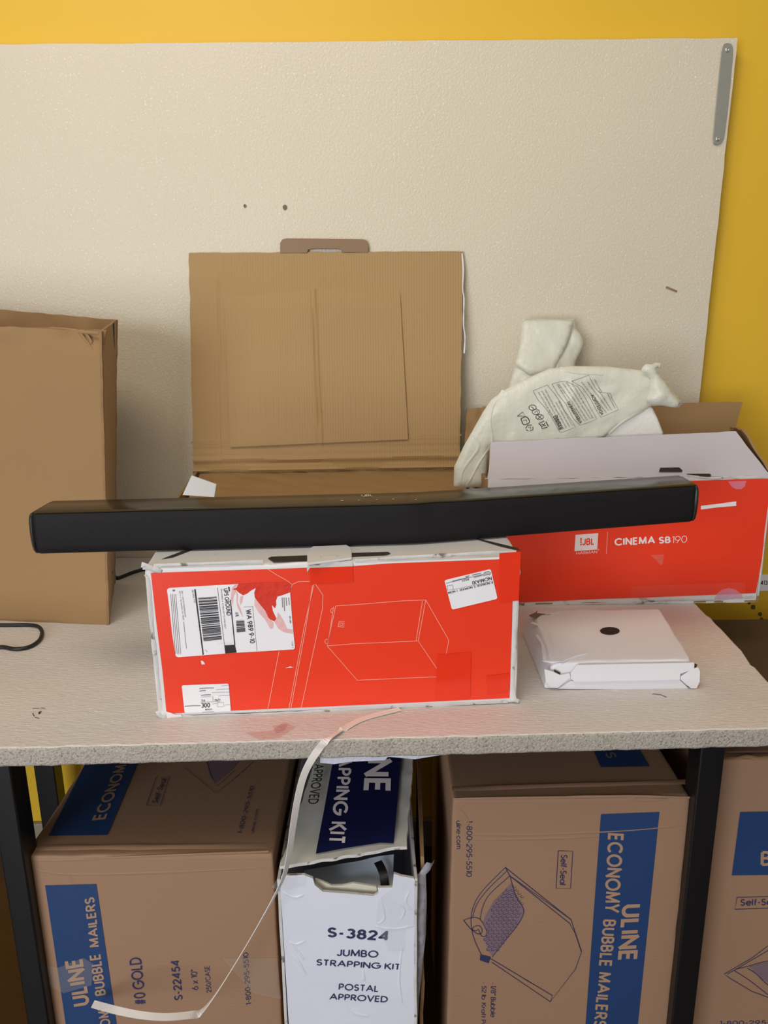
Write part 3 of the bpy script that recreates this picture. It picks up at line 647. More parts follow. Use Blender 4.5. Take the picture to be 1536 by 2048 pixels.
# ------------------------------------------------------------------ front red carton
BL, BR = on_z(316, 1436, TZ), on_z(1034, 1407, TZ)
d_ = (BR - BL).normalized(); back = Vector((-d_.y, d_.x, 0)); up = Vector((0, 0, 1))
FR = Face(BL, BR, BL + up)
H1 = (FR(287, 1142).z + FR(1040, 1106).z) / 2 - TZ
D1 = .27
L0 = Vector((0, 0, .0008))
c8 = [BL + L0, BR + L0, BR + back * D1 + L0, BL + back * D1 + L0]
c8 += [Vector((FR(287, 1140).x, BL.y, TZ + H1)), Vector((FR(1041, 1102).x, BR.y, TZ + H1)), BR + back * D1 + up * H1 + Vector((.008, 0, 0)), BL + back * D1 + up * H1 + Vector((-.004, 0, 0))]
rb = thing('red_carton', 'white carton with red printed front and shipping label, standing in the centre under the soundbar', 'carton', (c8[0] + c8[1] + c8[2] + c8[3]) / 4)
body = hexa('body', c8, M_BWHITE, rb, wob=.0022, bevel=.003, seed=2)
k2 = K(280, 1080, 3.657); k3 = K(620, 1060, 3.491); k5 = K(320, 1140, 4.8)
fp = Art(FR, .0007)
fp.poly([k2(80, 240), k2(500, 226), k2(940, 212), k2(1536, 192), k3(560, 232), k3(1000, 216), k3(1420, 200), k3(1408, 700), k3(1392, 1172), k3(700, 1204), k3(0, 1236), k2(900, 1236), k2(195, 1268), k2(165, 960), k2(120, 600)])
redp = fp.build('red_print', M_RED, rb)
# worn paper at the edges of the print
wn_ = Art(FR, .0011)
wn_.poly([k2(195, 1270), k2(190, 1250), k2(230, 1262), k2(262, 1275), k2(300, 1272), k2(310, 1290), k2(200, 1300)])
wn_.poly([k2(445, 880), k2(462, 882), k2(478, 906), k2(452, 908)])
wn_.poly([k2(1062, 934), k2(1100, 922), k2(1122, 930), k2(1090, 932)])
wn_.build_each('scraped_spot', M_WHITEINK, redp)
dr = Art(FR, .0012, k2); lw = .0008
dr.line([(935, 1235), (1018, 812)], lw)
dr.line([(1090, 1228), (1200, 640), (1275, 312)], lw); dr.line([(1104, 1228), (1212, 646), (1262, 330)], lw)
dr.line([(1180, 1224), (1335, 500), (1338, 400), (1285, 322), (1240, 300), (1160, 302), (1115, 322), (1105, 350), (1102, 384)], lw)
dr.line([(935, 212), (1010, 258), (1085, 300), (1108, 322)], lw)
dr.k = k3
for ln in ([(180, 528), (300, 520), (650, 492), (808, 486), (968, 766), (922, 1020), (330, 1046), (120, 806), (180, 528)], [(120, 806), (300, 792), (755, 772), (922, 1020)], [(808, 486), (755, 772)],
           [(785, 492), (740, 772)], [(165, 535), (125, 790)], [(196, 672), (204, 636), (238, 636), (236, 676), (196, 672)], [(208, 664), (212, 646), (228, 646), (226, 664), (208, 664)],
           [(168, 545), (152, 545), (144, 558), (148, 574), (160, 576)], [(130, 762), (112, 760), (103, 774), (108, 788), (122, 790)], [(150, 640), (122, 800)]):
    dr.line(ln, lw)
dr.build('line_drawing', M_LINE, redp)
tpz = Art(FR, .0015, k3); tpz.poly([(885, 866), (1125, 850), (1118, 1165), (878, 1180)]); tpz.poly([(1230, 1015), (1395, 996), (1392, 1120), (1240, 1145)]); tpz.poly([(1320, 160), (1470, 150), (1455, 490), (1318, 500)]); tpz.poly([(0, 262), (298, 250), (302, 358), (0, 378)])
tpz.build_each('clear_tape', mat('tape_on_red', (235, 58, 32), .15, .05, 20, .05, 60), redp)
# shipping label
lab = Art(FR, .0014, k5)
lab.poly([(70, 190), (78, 176), (95, 168), (400, 150), (755, 130), (735, 165), (700, 180), (735, 192), (760, 215), (800, 240), (840, 222), (870, 198), (920, 170), (905, 215), (912, 260), (945, 305), (1010, 385), (1040, 450), (1060, 470), (1100, 490), (1118, 460), (1085, 390), (1075, 332), (1105, 365), (1118, 330),
          (1115, 290), (1130, 250), (1170, 240), (1250, 212), (1272, 500), (1296, 740), (1285, 758), (700, 792), (180, 833), (160, 828), (150, 810), (120, 620), (92, 360)])
labo = lab.build('shipping_label', M_PAPER, rb, label='white shipping label with barcodes, torn at its top right')
tr = Art(FR, .0012, k5); tr.poly([(740, 135), (900, 118), (1100, 112), (1240, 118), (1262, 150), (1255, 225), (1140, 245), (1120, 290), (1130, 400), (1100, 500), (1030, 470), (930, 320), (890, 220), (800, 250), (730, 200)])
tr.build('torn_patch', M_REDT, redp)
pk = Art(FR, .0017, k5)
pk.poly([(755, 131), (705, 180), (735, 200), (705, 250), (700, 330), (680, 270), (690, 170), (720, 136)])
pk.poly([(912, 262), (945, 306), (1012, 386), (1042, 452), (1062, 472), (1090, 500), (1085, 552), (1060, 560), (1010, 470), (945, 400), (905, 330)])
pk.poly([(1100, 494), (1140, 560), (1190, 592), (1275, 606), (1272, 565), (1220, 560), (1185, 480), (1160, 440), (1130, 400), (1128, 440)])
pk.poly([(735, 195), (750, 240), (745, 300), (770, 360), (800, 450), (780, 420), (745, 350), (735, 300)])
pk.poly([(770, 250), (800, 242), (790, 300), (775, 330), (765, 300)])
pk.build_each('torn_fibre', M_PINKPAPER, labo)
ink = Art(FR, .0019, k5)
ink.poly([(330, 180), (344, 180), (422, 808), (411, 810)])
ink.bars((368, 262), (545, 250), (595, 660), (420, 678), 100, 3, .62)
ink.line([(553, 165), (630, 795)], .0004); ink.line([(562, 700), (732, 690)], .0001)
ink.poly([(655, 157), (668, 157), (673, 200), (662, 200)]); ink.poly([(672, 282), (681, 280), (724, 714), (715, 715)])
ink.poly([(622, 717), (720, 712), (737, 787), (628, 796)])
ink.text('UPS GROUND', (610, 174), (642, 432), (652, 172), .02)
ink.text('TRACKING #: 1Z X8W 297 03 4783 8527', (582, 175), (622, 557), (596, 174))
ink.text('WA 989 9-10', (824, 374), (866, 700), (872, 370), .02)
ink.bars((722, 405), (750, 403), (760, 440), (728, 450), 16, 5); ink.bars((732, 480), (808, 476), (822, 590), (738, 598), 40, 8, .6)
ink.line([(890, 345), (932, 772)], .0003); ink.line([(805, 350), (895, 345)], .0003)
ink.text('BILLING: P/P', (308, 190), (328, 312), (322, 188)); ink.text('22 LBS', (1240, 436), (1247, 506), (1254, 435), .02); ink.text('1 OF 1', (1262, 680), (1268, 742), (1275, 679))
ink.text('REF 1: 1297077009960408', (206, 196), (240, 445), (218, 195)); ink.text('REF 2: 3- 70/ N04204 / SO 78600', (185, 198), (222, 475), (197, 197))
ink.text('G', (122, 200), (124, 182), (146, 200), .05)
ink.build('label_print', M_INK, labo)
fk = Art(FR, .0019, k5)
for i in range(4): fk.line([(104 + i * 16, 225), (150 + i * 17, 800)], .0005)
for i, (x_, ln_) in enumerate(((1235, 70), (1210, 78), (1190, 130), (1172, 95))): fk.line([(x_, 260), (x_ + 6, 260 + ln_)], .0009)
fk.line([(228, 490), (256, 750)], .0005); fk.line([(436, 760), (456, 782)], .0004)
fk.build('fine_print', M_GREYINK, labo)
# small price label
pl_ = Art(FR, .0014, k5); pl_.rpoly([(210, 1102), (660, 1085), (682, 1352), (238, 1368)], .0025)
plo = pl_.build('price_label', M_PAPER, rb)
pi_ = Art(FR, .0019, k5)
pi_.text('300', (400, 1316), (482, 1312), (398, 1272), .0); pi_.text('8521', (436, 1341), (500, 1338), (435, 1327), .02); pi_.text('S6', (400, 1257), (436, 1256), (399, 1236)); pi_.text('N21', (528, 1252), (580, 1250), (527, 1232), .01)
pi_.line([(388, 1263), (582, 1256)], .0003); pi_.line([(550, 1268), (612, 1264), (616, 1304), (554, 1308), (550, 1268)], .0003); pi_.line([(508, 1205), (512, 1250)], .0003)
pi_.text('300', (400, 1316), (482, 1312), (398, 1272), .02)
pi_.build('label_print', M_INK, plo)
pg = Art(FR, .0019, k5)
for i, (xa, xb, y_) in enumerate(((380, 520, 1130), (380, 440, 1155), (540, 665, 1140), (395, 490, 1195), (395, 490, 1212), (500, 668, 1170), (560, 668, 1200), (590, 668, 1105), (240, 390, 1300), (500, 545, 1280), (620, 675, 1290), (410, 520, 1358))):
    pg.line([(xa, y_ + 2), ((xa + xb) / 2, y_ - 3), (xb, y_ - 4)], .0010 if i in (0, 1, 3, 8) else .0004)
pg.build('fine_print', M_GREYINK, plo)
# address label printed upside down
k6b = K(860, 1120, 7.68)
al = Art(FR, .0014, k6b); al.rpoly([(218, 305), (930, 132), (1035, 590), (335, 758)], .003)
alo = al.build('tilted_label', M_PAPER, rb)
ai = Art(FR, .0019, k6b)
ai.text('NOMAXI', (938, 243), (640, 318), (950, 298), .02)
ai.text('P: NOMAXI  S: NOMAXI   I: NOM', (958, 318), (268, 482), (966, 352), .02)
ai.text('8521', (594, 275), (492, 300), (598, 300), .02)
ai.line([(245, 350), (560, 272), (935, 182)], .0005); ai.line([(352, 446), (960, 318)], .0003)
ai.line([(255, 392), (340, 374), (355, 440), (270, 458), (255, 392)], .0004)
ai.build('label_print', M_INK, alo)
ag = Art(FR, .0019, k6b)
for (a, b, y0_, y1_) in ((930, 800, 205, 232), (790, 670, 228, 262), (780, 640, 195, 225), (600, 540, 235, 250), (910, 820, 165, 190), (580, 340, 262, 318)): ag.line([(a, y0_), (b, y1_)], .0011)
ag.build('fine_print', M_GREYINK, alo)
# top of the carton: tuck tab, hand slot, seams
FTP = Face(c8[4], c8[5], c8[6])
tt = Art(FTP, .0012)
tt.poly([k2(935, 140), k2(960, 128), k2(1225, 118), k2(1222, 160), k2(975, 166)]); tt.poly([k3(292, 166), k3(545, 158), k3(562, 170), k3(530, 180), k3(294, 190)])
tt.build_each('hand_slot', M_HOLE, body)
sm = Art(FTP, .0010); sm.poly([k2(152, 146), k2(200, 128), k2(330, 78), k2(400, 70), k2(240, 130)]); sm.poly([k3(1140, 62), k3(1200, 70), k3(1450, 130), k3(1470, 150), k3(1330, 118)])
sm.build_each('flap_seam', M_HOLE, body)
tb = [k2(1224, 190), k2(1224, 120), k2(1240, 78), k2(1270, 62), k3(90, 128), k3(255, 120), k3(280, 135), k3(292, 165), k3(292, 212)]
tabpts = [FTP(*p, .0035) for p in tb[:]]
prism('tuck_tab', tabpts, (0, 0, 1), .003, M_BWHITE, body, bevel=.0008)
ntp = Art(FR, .0016); ntp.poly([k2(1222, 198), k3(0, 232), k3(294, 212), k3(300, 250), k3(0, 262), k2(1222, 232)])
ntp.build('tab_fold', M_WORN, body)
ridge('tab_fold_line', FTP, [[k3(0, 232), k3(70, 222), k3(80, 205), k3(190, 200), k3(200, 212), k3(290, 208)]], .001, .0042, M_WORN, body)
ridge('worn_edge', FR, [[k2(40, 250), k2(60, 300), k2(75, 500), k2(100, 760), k2(130, 1000), k2(150, 1250)], [k3(1440, 200), k3(1462, 300), k3(1448, 330), k3(1440, 600), k3(1425, 900), k3(1420, 1100), k3(1432, 1190)],
     [k2(100, 190), k2(300, 180), k2(900, 160)], [k3(310, 215), k3(700, 190), k3(1000, 175), k3(1440, 150)], [k2(170, 1290), k2(500, 1290), k2(1000, 1270), k3(0, 1270), k3(700, 1230), k3(1380, 1198)]], .003, .0014, M_WORN, body)
ridge('crushed_corner', FR, [[k2(20, 200), k2(60, 205), k2(110, 215), k2(160, 235)], [k2(10, 180), k2(50, 190), k2(120, 225)], [k2(130, 1250), k2(150, 1290), k2(200, 1300)], [k3(1400, 1180), k3(1440, 1190), k3(1460, 1198)]], .004, .003, M_WORN, body)

# ------------------------------------------------------------------ bent soundbar on top of the red carton
BZ = TZ + H1 + .0012; BH = .057
kb7 = K(600, 940, 5.12)
frt = [on_z(57, 1026, BZ + BH), on_z(300, 1022, BZ + BH), on_z(512, 1017, BZ + BH), on_z(700, 1011, BZ + BH), on_z(820, 1007.5, BZ + BH), on_z(880, 1003.5, BZ + BH), on_z(1100, 989, BZ + BH), on_z(1397, 969, BZ + BH)]
a0, a1 = frt[0], frt[-1]
# smooth the bend: arms straight, kink near the middle
kx = on_z(838, 1007, BZ + BH)
def bar_y(x):
    L_ = a0.y + (x - a0.x) * (kx.y - a0.y) / (kx.x - a0.x); R_ = kx.y + (x - kx.x) * (a1.y - kx.y) / (a1.x - kx.x)
    return 0.5 * (L_ + R_) + 0.5 * math.sqrt((L_ - R_) ** 2 + .003 ** 2) if (L_ + R_) else 0
sb = thing('soundbar', 'long black bent soundbar lying across the top of the front red carton', 'soundbar', ((a0.x + a1.x) / 2, (a0.y + a1.y) / 2 + .03, BZ))
prof_front = [(.004, .0008), (.001, .003), (-.0006, .012), (-.001, .028), (-.0006, .044), (.0005, .052), (.002, .0545)]   # (depth behind front edge, height)
prof_top = [(.0022, .0552), (.0045, .0566), (.010, .057), (.064, .057)]
prof_back = [(.068, .0562), (.070, .053), (.070, .006), (.066, .001), (.03, .0), (.004, .0008)]
DD = .070
def sweep(name, prof, m, parent, xs, closed=False, dent=True, cap=False):
    V = []; Q = []; n = len(prof)
    for x in xs:
        y = bar_y(x); t = min((x - a0.x), (a1.x - x)); e = min(1, max(0, t / .010)); rnd = math.sqrt(1 - (1 - e) ** 2)
        for (dpt, h) in prof:
            dn = 0
            if dent:
                g = math.exp(-((x - kx.x - .02) / .022) ** 2)
                dn = .0035 * g * math.exp(-((h - .052) / .014) ** 2) * (1 if dpt < .02 else 0)
            yy = y + dpt + dn + (1 - rnd) * (.010 if dpt < .02 else 0) * (1 if dpt < .03 else 0)
            hh = h
            V.append(Vector((x, yy, BZ + hh)))
    for i in range(len(xs) - 1):
        for j in range(n - 1 + (1 if closed else 0)):
            Q.append([i * n + j, i * n + (j + 1) % n, (i + 1) * n + (j + 1) % n, (i + 1) * n + j])
    if cap:
        Q.append(list(range(n))); Q.append([(len(xs) - 1) * n + j for j in reversed(range(n))])
    return mesh(name, V, Q, m, parent, smooth=True)
xs = [a0.x + .003 + (a1.x - a0.x - .006) * i / 140 for i in range(141)]
xs = sorted(set(xs + [a0.x + .003 + .0015 * i for i in range(6)] + [a1.x - .003 - .0015 * i for i in range(6)]))
full = [(.004, .0012), (.0018, .004), (.0008, .012), (.0006, .028), (.0008, .044), (.0018, .051), (.0035, .0540), (.0055, .0555), (.010, .0560), (.062, .0560), (.067, .0552), (.069, .052), (.069, .006), (.065, .001), (.03, .0006)]
sweep('housing', full, M_CAP, sb, xs, closed=True, cap=True)
sweep('grille', prof_front, M_CLOTH, sb, xs, dent=True)
xt = [x for x in xs if a0.x + .004 < x < a1.x - .004]
sweep('top_panel', prof_top + [(.067, .0560)], M_GLOSS, sb, xt)
def endcap(x, s):
    V = []; Q = []; n = len(full); rings = [(0, 1.0), (.002, .985), (.0045, .93), (.0058, .80), (.0062, .5)]
    for dx, k in rings:
        for dpt, h in full: V.append(Vector((x + s * dx + s * .0018 * (1 - ((h - .03) / .03) ** 2), bar_y(x) + .035 + (dpt - .035) * k, BZ + .0285 + (h - .0285) * k)))
    for r in range(len(rings) - 1):
        for j in range(n): Q.append([r * n + j, r * n + (j + 1) % n, (r + 1) * n + (j + 1) % n, (r + 1) * n + j])
    Q.append([(len(rings) - 1) * n + j for j in range(n)]); Q.append(list(range(n)))
    return mesh('end_cap', V, Q, M_CAP, sb, smooth=True)
endcap(a0.x + .003, -1); endcap(a1.x - .003, 1)
FS = Face((0, 0, BZ + BH), (1, 0, BZ + BH), (0, 1, BZ + BH))
lg = Art(FS, .0004, kb7); lg.text('!JBL', (630, 278), (742, 272), (628, 254), .02); lg.build('logo', M_SILVER, sb)
bt = Art(FS, .0004, kb7)
for x_, y_, w2 in ((430, 316, 26), (603, 311, 18), (785, 306, 14), (955, 302, 22), (1185, 306, 18)): bt.poly([(x_ - w2 / 2, y_ + 2), (x_ + w2 / 2, y_ + 2), (x_ + w2 / 2, y_ - 3), (x_ - w2 / 2, y_ - 3)])
bt.build_each('button_mark', M_SILVER, sb)

# ------------------------------------------------------------------ open red carton at the right
k5b = K(1000, 920, 2.866); k4 = K(880, 620, 2.3415)
R0, R1 = on_z(*k5b(150, 836), TZ), on_z(*k5b(1470, 796), TZ)
R1 = Vector((on_y(1512, 1190, R0.y + .005).x, R0.y + .004, TZ)); R0 = Vector((on_y(968, 1215, R0.y).x, R0.y, TZ))
FR2 = Face(R0, R1, R0 + up)
zt = FR2(1450, 953).z
R1t = Vector((on_y(1545, 949, R1.y).x, R1.y, zt)); R0t = Vector((R0.x - .004, R0.y, zt))
D2 = .18
bk = Vector((0, 1, 0))
rc = thing('open_red_carton', 'open white carton with red printed front at the right end of the bench', 'carton', (R0 + R1) / 2 + bk * .1)
fw = slab('front_wall', [R0 + L0, R1 + L0, R1t, R0t], .005, M_BWHITE, rc, 50, 24, wob=.0015, m2=M_KRAFT, medge=M_WORN, seed=4)
slab('side_wall', [R1 + L0, R1 + bk * D2 + L0, R1t + bk * D2, R1t], .005, M_KRAFT, rc, 12, 12, wob=.001, m2=M_BWHITE, medge=M_KRAFTR)
slab('side_wall', [R0 + L0, R0 + bk * D2 + L0, R0t + bk * D2, R0t], .005, M_KRAFT, rc, 12, 12, wob=.001, medge=M_KRAFTR)
slab('back_wall', [R0 + bk * D2 + L0, R1 + bk * D2 + L0, R1t + bk * D2, R0t + bk * D2], .005, M_KRAFT, rc, 20, 12, wob=.001, medge=M_KRAFTR)
prism('base', [R0 + L0 * 6, R1 + L0 * 6, R1 + bk * D2 + L0 * 6, R0 + bk * D2 + L0 * 6], (0, 0, 1), .003, M_KRAFT, rc)
rp2 = Art(FR2, .0007, k5b); rp2.poly([(-70, 820), (120, 816), (580, 795), (780, 790), (1465, 762), (1545, 330), (1560, 105), (1290, 112), (1120, 118), (600, 130), (-80, 160)])
rp2o = rp2.build('red_print', M_RED, rc)
a2 = Art(FR2, .0011, k5b)
a2.poly([(432, 428), (562, 418), (556, 512), (426, 522)])
lgo = a2.build('logo_square', M_WHITEINK, rp2o)
a3 = Art(FR2, .0014, k5b)
a3.text('JBL', (470, 488), (536, 485), (472, 448), .03)
a3.poly([(459, 446), (467, 446), (467, 461), (459, 462)]); a3.poly([(459, 465), (467, 464), (467, 474), (459, 475)])
a3.poly([(459, 479), (467, 478), (467, 488), (459, 489)])
a3.build('logo_letters', M_RED, lgo)
a4 = Art(FR2, .0012, k5b)
a4.text('HARMAN', (436, 541), (556, 533), (437, 526), .0); a4.text('CINEMA', (655, 491), (888, 479), (655, 448), .035); a4.text('SB', (909, 479), (977, 475), (909, 440), .035)
a4.text('190', (984, 477), (1070, 472), (986, 437), -.012); a4.line([(616, 412), (608, 536)], .0005)
a4.poly([(560, 510), (566, 509), (566, 515), (560, 515)])
a4.build('box_title', M_WHITEINK, rp2o)
a5 = Art(FR2, .0013, k5b); a5.poly([(1150, 262), (1250, 250), (1352, 236), (1352, 262), (1250, 270), (1150, 283)])
a5.build('paper_strip', M_PAPER, rc)
a6 = Art(FR2, .0015, k5b); a6.poly([(860, 544), (938, 540), (930, 600), (915, 598), (890, 570)]); a6.build('tape_corner', film('tape_corner', (240, 170, 150), .35, .2), rc)
a7 = Art(FR2, .0016, k5b); a7.poly([(1305 + 0, 122), (1410, 118), (1402, 150), (1380, 166), (1350, 166), (1325, 152)])
a7.poly([(1225, 795), (1240, 765), (1270, 742), (1310, 732), (1350, 742), (1385, 770), (1390, 790)])
a7.build_each('round_sticker', M_PINKSTK, rc)
a8 = Art(FR2, .0014, k5b); a8.poly([(750, 724), (1405, 700), (1400, 775), (752, 818)]); a8.build('clear_tape', film('clear_tape_on_red', (250, 200, 190), .06, .12), rc)
ridge('worn_edge', FR2, [[(120, 838), (400, 828), (575, 824), (760, 822), (820, 812), (1000, 800), (1200, 800), (1460, 785)], [(1478, 778), (1500, 600), (1530, 330), (1560, 120)], [(1080, 92), (1150, 100), (1230, 106), (1300, 98), (1400, 104), (1560, 92)]], .003, .0016, M_WORN, rc, k=k5b)
# front flap folded up, its top edge leaning back
hb_ = [FR2(*k4(203, 820)), R1t + Vector((.0, 0, 0))]
tl_y, tr_y = R0t.y + .045, R0t.y + .045
ffl = [R0t + Vector((.004, .001, .0)), R1t + Vector((-.002, .001, 0)), on_y(*k4(1385, 568), tr_y), on_y(*k4(240, 618), tl_y)]
slab('front_flap', ffl, .004, M_GREYLAV, rc, 50, 16, disp=lambda u, v: .003 * nz((u * 4, v * 2, 7), 1) * v, wob=.0012, m2=M_KRAFT, medge=M_KRAFTR, label='white front flap folded up')
FFL = Face(ffl[0], ffl[1], ffl[2])
hs = Art(FFL, .0016, k4); hs.poly([(1024, 760), (1030, 740), (1118, 738), (1130, 748), (1134, 756), (1128, 760)]); hs.poly([(1150, 768), (1262, 768), (1268, 774), (1264, 782), (1190, 780)])
hs.build_each('hand_slot', M_HOLE, rc)
# right and back flaps (brown inside)
rfl = [R1t + Vector((0, .002, 0)), R1t + Vector((.003, D2, 0)), R1t + Vector((-.012, D2 - .03, .062)), on_y(*k4(1412, 560), R1t.y + .055)]
slab('side_flap', rfl, .004, M_KRAFT, rc, 14, 14, disp=lambda u, v: .003 * nz((u * 3, v * 3, 9), 1), wob=.0015, m2=M_BWHITE, medge=M_KRAFTR)
by = R0t.y + D2
bfl = [Vector((R0t.x, by, zt)), Vector((R1t.x, by, zt)), on_y(*k4(1418, 430), by + .03), Vector((R0t.x + .02, by + .03, on_y(*k4(1418, 430), by + .03).z - .004))]
slab('back_flap', bfl, .004, M_KRAFT, rc, 30, 14, disp=lambda u, v: .002 * nz((u * 5, v * 3, 11), 1), wob=.001, medge=M_KRAFTR)

# white foam block sitting in the open carton
fb_pts = [(790, 640), (1055, 640), (1050, 575), (1020, 500), (996, 452), (900, 470), (800, 540)]
fi = thing('polystyrene_block', 'white foam packing block inside the open red carton, under the plastic bag', 'foam block', (on_y(*k4(950, 560), 1.40).x, 1.40, TZ + .01))
yq = R0t.y + .06
blk = [on_y(*k4(*p), yq) for p in fb_pts]
for p in (0, 1): blk[p].z = TZ + .012
blk[0].x = R0.x + .03; blk[6].x = R0.x + .06; blk[6].z = zt + .01
prism('block', blk, (0, -1, 0), .085, M_EPS, fi, bevel=.005)

# plastic bags
PB = Face(on_y(900, 970, R0t.y + .052), on_y(1300, 970, R0t.y + .052), on_y(1100, 730, R0t.y + .115))
PB2 = Face(on_y(900, 970, R0t.y + .054), on_y(1300, 970, R0t.y + .054), on_y(1100, 730, R0t.y + .06))
b1 = thing('plastic_bag', 'milky plastic bag with printed warning panels draped over the open red carton', 'plastic bag', PB2(1080, 860))
bo = [(64, 830), (66, 735), (110, 640), (150, 570), (200, 480), (240, 420), (300, 375), (400, 325), (510, 275), (620, 262), (780, 264), (940, 282), (975, 290), (1015, 300), (1040, 315), (1075, 360), (1110, 400), (1136, 440), (1115, 460), (1080, 455), (1040, 447), (990, 450), (950, 475), (890, 510), (820, 550), (790, 580), (700, 640), (400, 650), (225, 650), (215, 830)]
puffy('bag_skin', [k4(*p) for p in bo], PB2, .006, .004, M_BAG, b1, step=.006, seed=4, wr=.0058, wscale=8, rim=.022)
BV = PB2.bvh
knot = [(940, 288), (950, 265), (965, 252), (990, 255), (1010, 246), (1036, 250), (1034, 268), (1012, 272), (1016, 290), (1050, 330), (1090, 385), (1130, 438), (1105, 458), (1050, 448), (985, 440), (965, 420), (980, 380), (985, 320), (965, 300)]
PK = Face(PB2(1150, 830, .012), PB2(1300, 830, .012), PB2(1200, 730, .012))
puffy('bag_mouth', [k4(*p) for p in knot], PK, .009, .004, M_BAG, b1, step=.005, seed=9, wr=.007, wscale=22, rim=.02)
PB2.bvh = BV
ridge('fold', PB2, [[(300, 378), (250, 440), (232, 520), (244, 600), (236, 650)], [(236, 640), (190, 700), (150, 770), (120, 830)], [(150, 575), (180, 640), (110, 740), (90, 828)], [(790, 580), (860, 520), (950, 470)], [(560, 275), (620, 290), (760, 300)]], .0035, .0030, M_BAG, b1, k=k4)
kw = K(1020, 720, 6.4)
tx = Art(PB2, .0012, kw)
tx.line([(282, 390), (345, 505), (440, 610), (520, 735), (620, 912), (640, 918), (740, 885), (822, 850), (760, 750), (680, 640), (640, 550), (560, 430), (465, 315), (282, 390)], .0005)
tx.line([(525, 305), (600, 430), (700, 560), (790, 740), (880, 828), (980, 800), (1100, 750), (1010, 600), (930, 450), (840, 330), (700, 268), (620, 278), (525, 305)], .0005)
tx.line([(770, 265), (860, 235), (990, 190), (1020, 260), (1080, 360), (1130, 410), (1265, 420), (1300, 500), (1375, 630), (1150, 730), (1080, 620), (1020, 500), (900, 340), (770, 265)], .0005)
tx.text('WARNING', (612, 895), (530, 715), (668, 870), .02)
tx.text('AVERTISSEMENT', (875, 812), (700, 540), (915, 790), .02)
tx.text('ADVERTENCIA', (1150, 705), (1015, 450), (1190, 685), .02)
tx.build('warning_print', M_INK, b1)
ty = Art(PB2, .0012, kw)
def para(x0, y0, x1, y1, n, dx, dy, a=0, b=1):
    for i in range(n):
        ty.text(random.choice(['To avoid danger of suffocation keep away', 'pour eviter le danger de suffocation tenir', 'la bolsa lejos de los bebes y de los ninos']), (x0 + dx * i, y0 + dy * i), (x1 + dx * i, y1 + dy * i), (x0 + dx * i + 26, y0 + dy * i - 12))
para(690, 862, 420, 380, 1, 40, -18); para(655, 880, 380, 395, 1, 0, 0); para(600, 860, 335, 410, 1, 0, 0); para(730, 850, 560, 540, 2, 36, -14)
para(925, 785, 600, 310, 1, 0, 0); para(960, 770, 650, 300, 2, 42, -14); para(1035, 742, 760, 300, 1, 0, 0)
para(1205, 672, 880, 280, 1, 0, 0); para(1240, 650, 960, 280, 1, 0, 0); para(1275, 640, 1110, 400, 1, 0, 0); para(1320, 620, 1220, 430, 1, 0, 0); para(860, 800, 580, 310, 1, 0, 0)
ty.text('Made in China', (1150, 410), (1055, 250), (1168, 400))
ty.build('fine_print', mat('bag_ink', (96, 98, 92), .5, .1), b1)
tsm = Art(PB2, .0014, kw)
def circ(cx, cy, rx, ry): return [(cx + rx * math.cos(t * math.pi / 8), cy + ry * math.sin(t * math.pi / 8)) for t in range(16)]
for cx, cy in ((275, 603), (315, 655), (362, 720)): tsm.line(circ(cx, cy, 46, 34), .0010, closed=True)
tsm.line([(330, 690), (398, 752)], .001); tsm.line([(335, 755), (390, 690)], .001); tsm.line([(260, 590), (290, 616)], .001); tsm.line([(300, 665), (330, 640), (340, 665)], .001)
tsm.line([(85, 712), (150, 660), (190, 712), (85, 712)], .0010); tsm.line([(130, 745), (200, 722), (240, 790), (165, 820), (130, 745)], .0014, smooth=3)
tsm.line([(160, 770), (200, 760), (205, 785)], .001)
tsm.line([(190, 870), (215, 828), (270, 825)], .0012); tsm.line([(282, 850), (285, 885), (245, 902)], .0012); tsm.line([(225, 902), (195, 885)], .0012); tsm.line([(220, 860), (255, 850), (250, 880)], .001)
tsm.line([(355, 805), (420, 770)], .0014); tsm.line([(440, 780), (475, 840)], .0014); tsm.line([(465, 850), (400, 872), (385, 830), (355, 810)], .0014); tsm.line([(390, 810), (440, 835)], .0012); tsm.line([(400, 845), (430, 800)], .0012)
tsm.build('recycling_symbols', M_INK, b1)

PB3 = Face(on_y(1020, 800, 1.48), on_y(1170, 800, 1.48), on_y(1090, 640, 1.555))
b2 = [(318, 380), (330, 330), (360, 230), (376, 150), (384, 60), (398, 44), (470, 36), (560, 40), (630, 42), (640, 90), (672, 130), (676, 160), (655, 200), (635, 240), (615, 275), (560, 330), (440, 400)]
b3 = thing('crumpled_bag', 'crumpled white plastic bag sticking up behind the printed plastic bag', 'plastic bag', PB3(1095, 760))
b3bot = [(318, 380), (440, 400), (560, 330)]
puffy('bag_skin', [k4(*p) for p in b2[:-3] + [(600, 400), (520, 560), (380, 560)]], PB3, .006, .006, M_BAG, b3, step=.006, seed=12, wr=.009, wscale=14, rim=.02)
PB4 = Face(PB3(1020, 800, .014), PB3(1170, 800, .014), PB3(1090, 640, .018))
puffy('bag_fold', [k4(*p) for p in ((384, 62), (398, 46), (560, 42), (626, 50), (612, 110), (580, 190), (530, 280), (420, 300), (350, 250), (372, 180))], PB4, .004, .002, M_BAG, b3, step=.008, seed=15, wr=.004, wscale=14, rim=.02)

